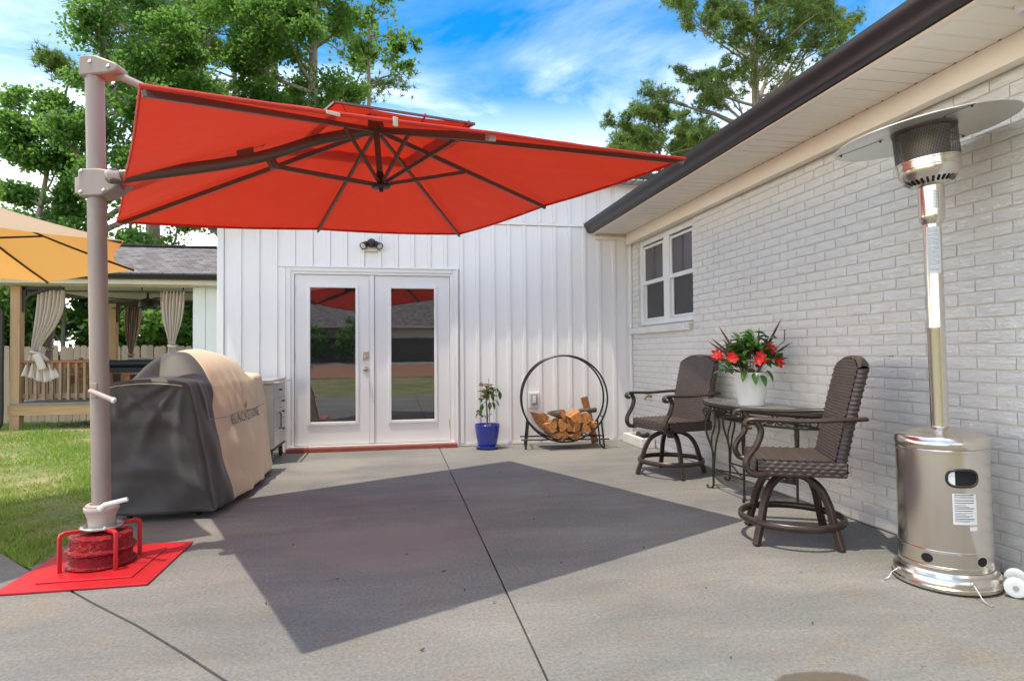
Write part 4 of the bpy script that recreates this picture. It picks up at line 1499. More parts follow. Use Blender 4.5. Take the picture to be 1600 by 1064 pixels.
# tan tabs and strap on the near hem
for t_, ln in ((0.225, 0.016), (0.318, 0.042)):
    p = corners[0].lerp(corners[1], t_)
    MB(B).box(p + Vector((0, 0, -0.010)) - U2 * 0.012, (0.024 if ln > .04 else 0.06, 0.006, ln), Matrix.Rotation(0.5, 3, 'Z')).build('strap_tab', M['tantab'], ru, bev=0.006)

# ================================================================== TAN UMBRELLA AT THE LEFT EDGE
tu = thing('market_umbrella', 'tan orange hexagonal market umbrella at the edge of the lawn', 'umbrella', (-3.03, 4.60, -0.02))
B = base(tu)
tips = [Vector((-2.98, 6.00, 1.82)), Vector((-1.98, 5.21, 1.84)), Vector((-1.615, 4.06, 1.865))]
tc_ = Vector((-3.03, 4.60, 1.86))
tips.append(Vector((-2.52, 3.30, 1.93)))
tips.append(Vector((-3.95, 3.45, 1.93)))
tips.append(Vector((-4.35, 4.9, 1.87)))
tapex = Vector((-3.03, 4.60, 2.335))
for i in range(6):
    a, b_ = tips[i], tips[(i + 1) % 6]

    def fn(u, v, a=a, b_=b_):
        e = a.lerp(b_, u)
        s = sin(pi * u)
        e = e + (Vector((tapex.x, tapex.y, e.z)) - e) * 0.085 * s
        p = tapex.lerp(e, v)
        return p + Vector((0, 0, -0.030 * sin(pi * v) - 0.02 * s * v))
    MB(B).grid(fn, 12, 12).build('canopy_panel', M['tanfab'], tu, angle=75)
thub = Vector((tapex.x, tapex.y, 2.27))
for tpt in tips:
    pth = [tapex.lerp(tpt, t) + Vector((0, 0, -0.030 * sin(pi * t) - 0.012)) for t in [0.03, .2, .4, .6, .8, 0.985]]
    rb = MB(B).tube(pth, 0.009, 6).build('rib', M['umb_hub'], tu)
    MB(B).tube([Vector((tapex.x, tapex.y, 1.93)), tapex.lerp(tpt, 0.52) + Vector((0, 0, -0.045))], 0.007, 6).build('strut', M['umb_hub'], tu)
MB(B).tube([(tapex.x, tapex.y, 0.03), (tapex.x, tapex.y, 2.36)], 0.022, 12).build('pole', M['umb_hub'], tu)
MB(B).lathe([(0, 1.88), (0.035, 1.88), (0.04, 1.92), (0.035, 1.97), (0, 1.97)], (tapex.x, tapex.y, 0), 16).build('runner_hub', M['umb_hub'], tu)
MB(B).lathe([(0.0, -0.018), (0.25, -0.018), (0.26, 0.02), (0.2, 0.05), (0.06, 0.08), (0.04, 0.25), (0, 0.25)], (tapex.x, tapex.y, 0), 28).build('base', M['umb_hub'], tu)
MB(B).lathe([(0.02, 2.335), (0.03, 2.36), (0.02, 2.40), (0, 2.41)], (tapex.x, tapex.y, 0), 12).build('finial', M['umb_hub'], tu)

# ================================================================== COVERED GRILL
gr = thing('covered_grill', 'outdoor griddle under a fitted black and beige cover beside the umbrella mast', 'grill', (-1.65, 5.6, 0))
B = base(gr)
GY0, GY1 = 4.72, 6.58


def g_half(y):
    """bottom x left, bottom x right, top x left, top x right, shoulder z, hood z"""
    t = (y - GY0) / (GY1 - GY0)
    e = max(0.0, 1 - abs(2 * t - 1) ** 6) ** 0.5
    xr_b = -1.305 + 0.115 * sin(pi * min(1, max(0, t * 0.86))) ** 0.8
    xl_b = -1.96 - 0.05 * sin(pi * t)
    xr_t = -1.49 + 0.165 * min(1, max(0, t)) ** 0.8
    xl_t = -2.02
    sh = 0.945 + 0.012 * sin(8 * y)
    hood = max(0.0, min(1, (y - 4.98) / 0.34)) * max(0.0, min(1, (6.34 - y) / 0.30))
    hood = hood * hood * (3 - 2 * hood)
    return xl_b, xr_b, xl_t, xr_t, sh, hood


def g_pt(s, c):
    """s along the cover (0..1), c round the section (0 left hem .. 1 right hem)"""
    # ends: fold the cover down over the end faces
    yy_ = GY0 + 0.10 + (GY1 - GY0 - 0.20) * min(1, max(0, (s - 0.22) / 0.56))
    if s > 0.22:
        # the colour seam (s = 0.36) lies further back on top than on the right face
        yy_ += (0.10 if c < 0.5 else lerp(0.10, -0.16, min(1, (c - 0.5) / 0.2))) * math.exp(-((s - 0.36) / 0.09) ** 2) * min(1, (s - 0.22) / 0.05)
    xl_b, xr_b, xl_t, xr_t, sh, hood = g_half(yy_)
    top = None
    if c < 0.32:
        k = c / 0.32
        x = lerp(xl_b, xl_t, k)
        z = lerp(0.055, sh, k)
    elif c > 0.62:
        k = (c - 0.62) / 0.38
        x = lerp(xr_t, xr_b, k ** 0.9)
        z = lerp(sh + 0.01, 0.055, k)
    else:
        k = (c - 0.32) / 0.30
        x = lerp(xl_t, xr_t, k)
        hz_ = 0.262 * hood * (sin(pi * min(1, max(0, k * 1.04 - 0.02))) ** 0.55)
        flat_ = 0.045 * sin(pi * k) ** 0.5
        z = sh + 0.005 * k + max(hz_, flat_)
    y = yy_
    # end faces
    if s < 0.22 or s > 0.78:
        q = (0.22 - s) / 0.22 if s < 0.22 else (s - 0.78) / 0.22
        sg = -1 if s < 0.22 else 1
        rnd = min(1, q / 0.10)
        y = yy_ + sg * 0.05 * sin(rnd * pi / 2)
        q2 = max(0, (q - 0.06) / 0.94)
        z = lerp(z, 0.055, q2)
        y += sg * (0.055 * q2)
        x = lerp(x, lerp(xl_b, xr_b, min(1, max(0, (c - 0.30) / 0.34))), q2 * 0.8)
    p = Vector((x, y, z))
    # cloth folds: long vertical drapes, soft dents
    f = 0.016 * sin(y * 13 + 1.3 * sin(z * 5)) * (1 - abs(z - 0.5)) + 0.011 * sin(x * 24 + z * 6 + 2 * sin(z * 3.2)) + 0.008 * sin(y * 29 - z * 9 + x * 5) + 0.006 * sin(z * 21 + x * 11)
    f += 0.013 * sin(9 * (x * 1.2 + z) + 4 * y) * max(0, 0.8 - abs(z - 0.45)) + 0.009 * sin(17 * (z - x * 0.8) + 7 * y + 2)
    f *= min(1.0, max(0.2, (1.12 - z) * 2.2))
    if c > 0.55:
        f *= 1 - 0.92 * math.exp(-((y - 5.70) / 0.42) ** 2 - ((z - 0.64) / 0.11) ** 2)
    cx_ = Vector((-1.66, 5.62, z))
    d = p - cx_
    d.y *= 0.35
    if s < 0.22 or s > 0.78:
        d = Vector((d.x * 0.3, (-1 if s < .5 else 1), 0))
    if s < 0.22:
        f *= 0.45
        for (xa, za, kk, ph) in ((-1.50, 1.03, 13, 0.4), (-2.0, 1.0, 11, 1.7)):
            r_ = sqrt((x - xa) ** 2 + (za - z) ** 2)
            an = atan2(x - xa, za - z)
            f += 0.026 * (0.5 + 0.5 * cos(an * kk + ph + 0.8 * sin(6 * r_))) ** 4 * min(1, r_ / 0.22) * max(0, 1.05 - r_)
        f += 0.012 * (0.5 + 0.5 * cos(19 * z + 7 * x + 2 * sin(5 * x))) ** 5
    elif c > 0.60:
        w_ = 1 - 0.95 * math.exp(-((y - 5.80) / 0.46) ** 2 - ((z - 0.64) / 0.10) ** 2)
        up_ = min(1, max(0, (z - 0.62) / 0.22))
        f = f * 0.4 + w_ * (0.022 * up_ * (0.5 + 0.5 * cos(y * 30 + 2.2 * z + sin(y * 9))) ** 4 * min(1, max(0.2, (1.05 - z) * 5)) + 0.018 * (1 - up_) * (0.5 + 0.5 * cos(y * 15 + z * 3)) ** 3)
    if d.length > 1e-6:
        p += d.normalized() * f
    return p


NS, NC = 200, 110
vs = [[g_pt(i / NS, j / NC) for j in range(NC + 1)] for i in range(NS + 1)]


def black_at(i, j):
    s, c = (i + .5) / NS, (j + .5) / NC
    return s < 0.36


for nm, want, m_ in (('black_panel', True, 'cloth_black'), ('beige_panel', False, 'cloth_beige')):
    mb = MB(B)
    idx = {}
    vv, ff = [], []
    for i in range(NS):
        for j in range(NC):
            if black_at(i, j) == want:
                q = []
                for (a, b_) in ((i, j), (i + 1, j), (i + 1, j + 1), (i, j + 1)):
                    if (a, b_) not in idx:
                        idx[(a, b_)] = len(vv)
                        vv.append(vs[a][b_])
                    q.append(idx[(a, b_)])
                ff.append(tuple(q))
    mb.add(vv, ff)
    o = mb.build(nm, M[m_], gr, angle=80, solid=0.006)
    if want:
        blackp = o
    else:
        beigep = o
# piping seam across the near shelf and a seam round the beige side
sm = MB(B)
pts = [vs[int(0.20 * NS)][j] + Vector((0, -0.004, 0.002)) for j in range(int(NC * 0.34), int(NC * 0.61))]
sm.tube(pts, 0.003, 5)
sm.build('seam', M['tantab'], blackp)
sm = MB(B)
pts = [vs[i][int(NC * 0.745)] + Vector((0.003, 0, 0)) for i in range(int(NS * 0.31), int(NS * 0.78))]
sm.tube(pts, 0.0028, 5)
sm.build('seam', M['curtain_b'], beigep)


SG = np.array([tuple(vs[i][j]) for i in range(int(NS * 0.22), int(NS * 0.80)) for j in range(int(NC * 0.62), NC + 1)])


def side_x(y, z):
    """x of the cover's right face at (y, z), read from the grid"""
    d = (SG[:, 1] - y) ** 2 + (SG[:, 2] - z) ** 2
    k_ = np.argpartition(d, 6)[:6]
    return float(SG[k_, 0].max())


def print_on_cover(txt, y0, z0, size, width, m_, name):
    cu = bpy.data.curves.new(name, 'FONT')
    cu.body = txt
    cu.size = size
    cu.resolution_u = 2
    ob = bpy.data.objects.new(name, cu)
    COL.objects.link(ob)
    dg = bpy.context.evaluated_depsgraph_get()
    me = bpy.data.meshes.new_from_object(ob.evaluated_get(dg))
    bpy.data.objects.remove(ob)
    xs = [v.co.x for v in me.vertices]
    x0_, x1_ = min(xs), max(xs)
    bm = bmesh.new()
    bm.from_mesh(me)
    bmesh.ops.triangulate(bm, faces=bm.faces)
    bmesh.ops.subdivide_edges(bm, edges=bm.edges, cuts=1)
    bm.to_mesh(me)
    bm.free()
    for v in me.vertices:
        y = y0 + (v.co.x - x0_) / (x1_ - x0_) * width
        z = z0 + v.co.y
        v.co = Vector((side_x(y, z) + 0.0085, y, z)) - B
    me.materials.clear()
    me.materials.append(M[m_])
    o_ = bpy.data.objects.new(name, me)
    COL.objects.link(o_)
    o_.parent = beigep
    return o_


print_on_cover('BLACKSTONE', 5.36, 0.60, 0.118, 0.86, 'print', 'lettering')
mb = MB(B)
yc, zc = 5.80, 0.73
fl_ = [(0, -0.035), (0.024, -0.022), (0.028, 0.0), (0.016, 0.022), (0.004, 0.05), (-0.008, 0.022), (-0.026, 0.006), (-0.022, -0.022)]
pts = [(side_x(yc, zc) + 0.009, yc + a * 1.6, zc + b_) for a, b_ in fl_]
mb.add(pts, [tuple(range(len(pts)))])
mb.build('flame_mark', M['orange_print'], beigep, smooth=False)
for (x, y) in ((-1.42, 4.86), (-1.88, 4.86), (-1.42, 6.3), (-1.88, 6.3)):
    cs = MB(B)
    cs.lathe([(0.0, -0.018), (0.034, -0.018), (0.044, -0.012), (0.044, 0.012), (0.034, 0.018), (0, 0.018)], (x, y, 0.046), 20, Matrix.Rotation(pi / 2, 3, 'Y'))
    cs.bb(x - 0.024, x + 0.024, y - 0.012, y + 0.012, 0.05, 0.14)
    cs.build('caster', M['rubber'], gr)

# ================================================================== STEEL DRAWER CART
ca = thing('drawer_cart', 'small stainless drawer cart on black casters between grill and doors', 'cart', (-1.45, 7.2, 0))
B = base(ca)
kx0, kx1, ky0, ky1 = -1.75, -1.285, 6.88, 7.56
body = MB(B).bb(kx0, kx1, ky0, ky1, 0.165, 0.855).build('body', M['cart'], ca, smooth=False, bev=0.006)
MB(B).bb(kx0 - 0.01, kx1 + 0.012, ky0 - 0.015, ky1 + 0.015, 0.856, 0.905).build('top', M['cart'], ca, smooth=False, bev=0.008)
MB(B).tube([(kx1 + 0.012, ky0, 0.87), (kx1 + 0.055, ky0, 0.872), (kx1 + 0.055, ky1 + 0.04, 0.872), (kx1 + 0.012, ky1 + 0.04, 0.87)], 0.011, 8).build('handle', M['steel_dull'], ca)
for (a, b_, c, d) in ((ky0 + 0.02, ky1 - 0.015, 0.70, 0.845), (ky0 + 0.34, ky1 - 0.015, 0.585, 0.69), (ky0 + 0.34, ky1 - 0.015, 0.46, 0.575), (ky0 + 0.34, ky1 - 0.015, 0.19, 0.45), (ky0 + 0.02, ky0 + 0.325, 0.19, 0.69)):
    dr = MB(B).bb(kx1 - 0.002, kx1 + 0.009, a, b_, c, d).build('drawer', M['cart'], ca, smooth=False, bev=0.003)
    ym, zm = (a + b_) / 2 + 0.02, (c + d) / 2 + 0.01
    hnd = MB(B)
    if d - c > 0.4:
        hnd.tube([(kx1 + 0.009, b_ - 0.03, 0.35), (kx1 + 0.03, b_ - 0.03, 0.36), (kx1 + 0.03, b_ - 0.03, 0.52), (kx1 + 0.009, b_ - 0.03, 0.53)], 0.007, 8)
    else:
        hnd.tube([(kx1 + 0.009, ym - 0.04, zm), (kx1 + 0.024, ym - 0.04, zm - .005), (kx1 + 0.024, ym + 0.04, zm - .005), (kx1 + 0.009, ym + 0.04, zm)], 0.007, 8)
    hnd.build('drawer_pull', M['lampblack'], dr)
MB(B).bb(kx0, kx1 + 0.012, ky0, ky1, 0.146, 0.164).build('chassis', M['lampblack'], ca, smooth=False, bev=0.004)
for (x, y) in ((kx1 - 0.03, ky0 + 0.06), (kx1 - 0.03, ky1 - 0.06), (kx0 + 0.05, ky0 + 0.06), (kx0 + 0.05, ky1 - 0.06)):
    wh = MB(B).lathe([(0.0, -0.014), (0.050, -0.018), (0.067, -0.013), (0.070, 0.0), (0.067, 0.013), (0.050, 0.018), (0, 0.014)], (x, y, 0.071), 28, Matrix.Rotation(pi / 2, 3, 'Y')).build('wheel', M['rubber'], ca)
    hb_ = MB(B)
    hb_.lathe([(0.0, -0.018), (0.018, -0.018), (0.02, 0), (0.018, 0.018), (0, 0.018)], (x, y, 0.063), 16, Matrix.Rotation(pi / 2, 3, 'Y'))
    hb_.bb(x - 0.023, x - 0.018, y - 0.018, y + 0.018, 0.05, 0.128)
    hb_.bb(x + 0.018, x + 0.023, y - 0.018, y + 0.018, 0.05, 0.128)
    hb_.build('caster_fork', M['steel_dull'], wh)

# ================================================================== PATIO HEATER
ht = thing('patio_heater', 'tall stainless steel patio heater with a round reflector standing by the brick wall', 'patio heater', (2.748, 2.66, 0))
tilt = Matrix.Rotation(radians(-1.0), 3, Vector((0.1876, 0.982, 0)))
ht.rotation_euler = tilt.to_euler()
HL = MB


def hbuild(mb, name, m_, parent=ht, **k):
    return mb.build(name, m_, parent, **k)


hbuild(HL().lathe([(0.0, 0.012), (0.232, 0.012), (0.236, 0.02), (0.236, 0.028), (0.230, 0.034), (0.228, 0.062), (0.222, 0.074), (0.208, 0.083), (0.204, 0.095), (0.0, 0.095)], n=64), 'base', M['steel'], angle=25)
dirf = Vector((-0.66, -0.75, 0))     # towards the camera
bt = hbuild(HL().lathe([(0.200, 0.096), (0.201, 0.112), (0.2025, 0.115), (0.2025, 0.120), (0.200, 0.123), (0.200, 0.186), (0.2025, 0.190), (0.2025, 0.195), (0.200, 0.199), (0.200, 0.668), (0.203, 0.672), (0.203, 0.682), (0.200, 0.686)], n=72), 'tank_housing', M['steel'], angle=14)
hbuild(HL().lathe([(0.200, 0.687), (0.204, 0.692), (0.204, 0.715), (0.198, 0.738), (0.185, 0.748), (0.15, 0.752), (0.135, 0.758), (0.12, 0.770), (0.05, 0.782), (0.0, 0.782)], n=72), 'tank_lid', M['steel'])


def on_cyl(a, z, r):
    return Vector((r * cos(a), r * sin(a), z))


a0 = atan2(-2.66, -2.748)            # facing the camera
for da in (-0.37, 0.83, 2.2, 3.6, -1.7):
    a = a0 + da
    hbuild(HL().add([on_cyl(a + 0.13 * cos(t), 0.155 + 0.022 * sin(t), 0.2012) for t in [2 * pi * k / 20 for k in range(20)]], [tuple(range(20))]), 'vent_hole', M['hole'], bt, smooth=False)
# oval hand opening with dark rim
a1 = a0 + 0.42


def stad(a, z, w_, h_, r, n=32):
    out = []
    for k in range(n):
        t = 2 * pi * k / n
        cx_, sz_ = cos(t), sin(t)
        px = math.copysign(abs(cx_) ** 0.55, cx_) * w_
        pz = math.copysign(abs(sz_) ** 0.8, sz_) * h_
        out.append(on_cyl(a + px / 0.2, z + pz, r))
    return out


rim = HL().tube(stad(a1, 0.555, 0.066, 0.040, 0.202), 0.0065, 8, closed=True)
hbuild(rim, 'opening_rim', M['umb_hub'], bt)


def slot(xa, xb, w_, h_, r, n=24):
    out = []
    for k in range(n + 1):
        x_ = lerp(xa, xb, k / n)
        c_ = min(1.0, abs(x_) / w_) ** (1 / 0.55)
        z_ = (max(0.0, 1 - c_ * c_) ** 0.5) ** 0.8 * h_
        out += [on_cyl(a1 + x_ / 0.2, 0.555 - z_, r), on_cyl(a1 + x_ / 0.2, 0.555 + z_, r)]
    return HL().add(out, [(2 * k, 2 * k + 2, 2 * k + 3, 2 * k + 1) for k in range(n)])


hbuild(slot(-0.0655, 0.0655, 0.066, 0.039, 0.2014), 'hand_opening', M['hole'], bt, smooth=False)
hbuild(slot(-0.0585, -0.032, 0.0595, 0.034, 0.2018, 8), 'tank_glimpse', M['white_plastic'], bt, smooth=False)


def plate(a, z0, z1, half, r, m_, name, parent):
    vs_, n_ = [], 6
    for k in range(n_ + 1):
        for z in (z0, z1):
            vs_.append(on_cyl(a + (-half + 2 * half * k / n_) / r, z, r))
    return hbuild(HL().add(vs_, [(2 * k, 2 * k + 2, 2 * k + 3, 2 * k + 1) for k in range(n_)]), name, m_, parent, smooth=False)


lab = plate(a1 + 0.03, 0.335, 0.482, 0.052, 0.2016, M['label'], 'instruction_label', bt)
pr = HL()
zz = 0.474
k = 0
while zz > 0.345:
    wv = random.choice((0.024, 0.038, 0.042, 0.042, 0.03))
    hgt = 0.0022 if k % 5 else 0.004
    aa = a1 + 0.03 - 0.044 / 0.2
    pts = [on_cyl(aa + 2 * wv * q_ / 4 / 0.2, zz + e, 0.2021) for q_ in range(5) for e in (0, hgt)]
    pr.add(pts, [(2 * q_, 2 * q_ + 2, 2 * q_ + 3, 2 * q_ + 1) for q_ in range(4)])
    zz -= random.choice((0.0055, 0.0065, 0.010))
    k += 1
hbuild(pr, 'label_print', M['print'], lab, smooth=False)
plate(a1 + 0.20, 0.306, 0.326, 0.017, 0.2018, M['label'], 'small_sticker', bt)
# pole, sleeve, burner, reflector
hbuild(HL().lathe([(0.040, 0.775), (0.040, 1.28), (0.0405, 1.283), (0.0405, 1.287), (0.040, 1.29), (0.040, 1.83)], n=40), 'pole', M['steel'], angle=12)
lab2 = plate(a0 + 0.1, 1.56, 1.80, 0.032, 0.0408, M['label'], 'pole_label', ht)
pr = HL()
zz = 1.79
while zz > 1.575:
    aa = a0 + 0.1 - 0.026 / 0.0408
    wv = random.choice((0.016, 0.022, 0.024))
    pts = [on_cyl(aa + 2 * wv * q_ / 4 / 0.0408, zz + e, 0.0413) for q_ in range(5) for e in (0, 0.0022)]
    pr.add(pts, [(2 * q_, 2 * q_ + 2, 2 * q_ + 3, 2 * q_ + 1) for q_ in range(4)])
    zz -= random.choice((0.006, 0.007, 0.012))
hbuild(pr, 'label_print', M['greyplastic'], lab2, smooth=False)
head = [(0.041, 1.815), (0.048, 1.825), (0.057, 1.842), (0.058, 1.86), (0.058, 2.02)]
hbuild(HL().lathe(head, n=32), 'valve_sleeve', M['steel'])
pv = plate(a0 + 0.15, 1.885, 1.985, 0.028, 0.0588, M['steel_dull'], 'vent_plate', ht)
dots = HL()
for r_ in range(12):
    for c_ in range(7):
        aa = a0 + 0.15 + (-0.022 + 0.0073 * c_) / 0.0588
        z_ = 1.893 + r_ * 0.0076
        dots.add([on_cyl(aa - 0.03, z_ - 0.0018, 0.0592), on_cyl(aa + 0.03, z_ - 0.0018, 0.0592), on_cyl(aa + 0.03, z_ + 0.0018, 0.0592), on_cyl(aa - 0.03, z_ + 0.0018, 0.0592)], [(0, 1, 2, 3)])
hbuild(dots, 'vent_dots', M['hole'], pv, smooth=False)
# the head leans with its reflector
hr = Matrix.Rotation(radians(-5.0), 3, Vector((0.1876, 0.982, 0)))
hc = Vector((0, 0, 2.03))
bu = hbuild(HL().lathe([(0.058, -0.02), (0.085, -0.008), (0.118, 0.018), (0.128, 0.036), (0.136, 0.048), (0.138, 0.056), (0.138, 0.072), (0.1435, 0.075), (0.1435, 0.082), (0.139, 0.085), (0.139, 0.106), (0.144, 0.109), (0.144, 0.115), (0.05, 0.115)], hc, n=56, rot=hr), 'burner_housing', M['steel'])
sl_ = HL()
for k in range(28):
    a = 2 * pi * k / 28
    p0 = Vector((0.090 * cos(a), 0.090 * sin(a), -0.006))
    d0 = Vector((0.026 * cos(a), 0.026 * sin(a), 0.0205))
    tg = Vector((-sin(a), cos(a), 0)) * 0.0055
    nrm = Vector((cos(a) * 0.6, sin(a) * 0.6, -0.8)) * 0.002
    sl_.add([hc + hr @ (p0 - tg + nrm), hc + hr @ (p0 + tg + nrm), hc + hr @ (p0 + d0 + tg + nrm), hc + hr @ (p0 + d0 - tg + nrm)], [(0, 1, 2, 3)])
hbuild(sl_, 'vent_slot', M['hole'], bu, smooth=False)
o = HL().lathe([(0.1425, 0.0), (0.1425, 0.160)], (0, 0, 0), n=64)
o.f = o.f[:-2]
o.mi = o.mi[:-2]
o = hbuild(o, 'burner_screen', M['meshscreen'])
o.location = hc + hr @ Vector((0, 0, 0.116))
o.rotation_euler = hr.to_euler()
hbuild(HL().lathe([(0.0, 0.118), (0.09, 0.118), (0.105, 0.155), (0.10, 0.23), (0.12, 0.272), (0.0, 0.274)], hc, n=32, rot=hr), 'inner_burner', M['cart'])
hbuild(HL().lathe([(0.139, 0.268), (0.146, 0.270), (0.146, 0.280), (0.10, 0.283), (0, 0.283)], hc, n=48, rot=hr), 'screen_cap', M['umb_dark'])
hr2 = Matrix.Rotation(radians(-7.0), 3, Vector((0.1876, 0.982, 0)))
rfl = hbuild(HL().lathe([(0.0, 0.302), (0.12, 0.300), (0.155, 0.288), (0.17, 0.288), (0.40, 0.262), (0.408, 0.258), (0.408, 0.255), (0.40, 0.258), (0.17, 0.283), (0.152, 0.283), (0.12, 0.295), (0.0, 0.296)], hc, n=72, rot=hr2), 'reflector', M['reflector'])
for k in range(3):
    sm = HL()
    a = a0 + 0.55 + k * 2 * pi / 3 - 2.1
    d = Vector((cos(a), sin(a), 0))
    sm.bar(hc + hr2 @ (d * 0.17 + Vector((0, 0, 0.2825))), hc + hr2 @ (d * 0.395 + Vector((0, 0, 0.2575))), 0.0035, 0.002)
    for r_ in (0.185, 0.375):
        sm.lathe([(0.0055, 0), (0.0055, -0.008), (0, -0.008)], hc + hr2 @ (d * r_ + Vector((0, 0, 0.281 - (r_ - 0.17) * 0.109))), 8)
    hbuild(sm, 'reflector_seam', M['umb_dark'], rfl, smooth=False)
# base hooks and transport wheels
for da in (-1.02, 0.48):
    a = a0 + da
    p = on_cyl(a, 0.062, 0.232)
    hk = HL()
    hk.tube([p, on_cyl(a, 0.045, 0.262), on_cyl(a + .02, 0.016, 0.285), on_cyl(a + .03, 0.006, 0.320), on_cyl(a + 0.06, 0.006, 0.335), on_cyl(a + 0.09, 0.006, 0.320)], 0.0026, 6)
    hk.lathe([(0.010, 0), (0.010, 0.01), (0, 0.01)], on_cyl(a, 0.060, 0.226), 10, on_cyl(a, 0, 1).to_track_quat('Z', 'Y').to_matrix())
    hbuild(hk, 'anchor_clip', M['cart'])
aw = a0 + 1.50
for s in (-1, 1):
    c = on_cyl(aw, 0.047, 0.275) + Vector((-sin(aw), cos(aw), 0)) * s * 0.075
    ax_ = Vector((-sin(aw), cos(aw), 0))
    wh = hbuild(HL().lathe([(0.0, -0.012), (0.016, -0.014), (0.03, -0.016), (0.044, -0.013), (0.046, 0), (0.044, 0.013), (0.03, 0.016), (0.016, 0.014), (0, 0.012)], c, 28, ax_.to_track_quat('Z', 'Y').to_matrix()), 'wheel', M['white_plastic'])
    hbuild(HL().lathe([(0.0, -0.018), (0.012, -0.018), (0.012, 0.018), (0, 0.018)], c, 12, ax_.to_track_quat('Z', 'Y').to_matrix()), 'hub_cap', M['greyplastic'], wh)
c = on_cyl(aw, 0.047, 0.275)
ax_ = Vector((-sin(aw), cos(aw), 0))
axl = HL().tube([c - ax_ * 0.08, c + ax_ * 0.08], 0.006, 8)
axl.bar(on_cyl(aw, 0.05, 0.225), on_cyl(aw, 0.048, 0.278), 0.05, 0.02)
hbuild(axl, 'wheel_axle', M['steel_dull'])
# ================================================================== SWIVEL CHAIRS
def weave_h(a, b, pa, pb):
    """height of a basket weave: strands run along a, rows stack along b"""
    j = math.floor(b / pb)
    r = abs(sin(pi * b / pb)) ** 0.6
    w_ = 0.5 + 0.5 * cos(2 * pi * a / pa + pi * (j % 2))
    return r * (0.25 + 0.75 * w_)


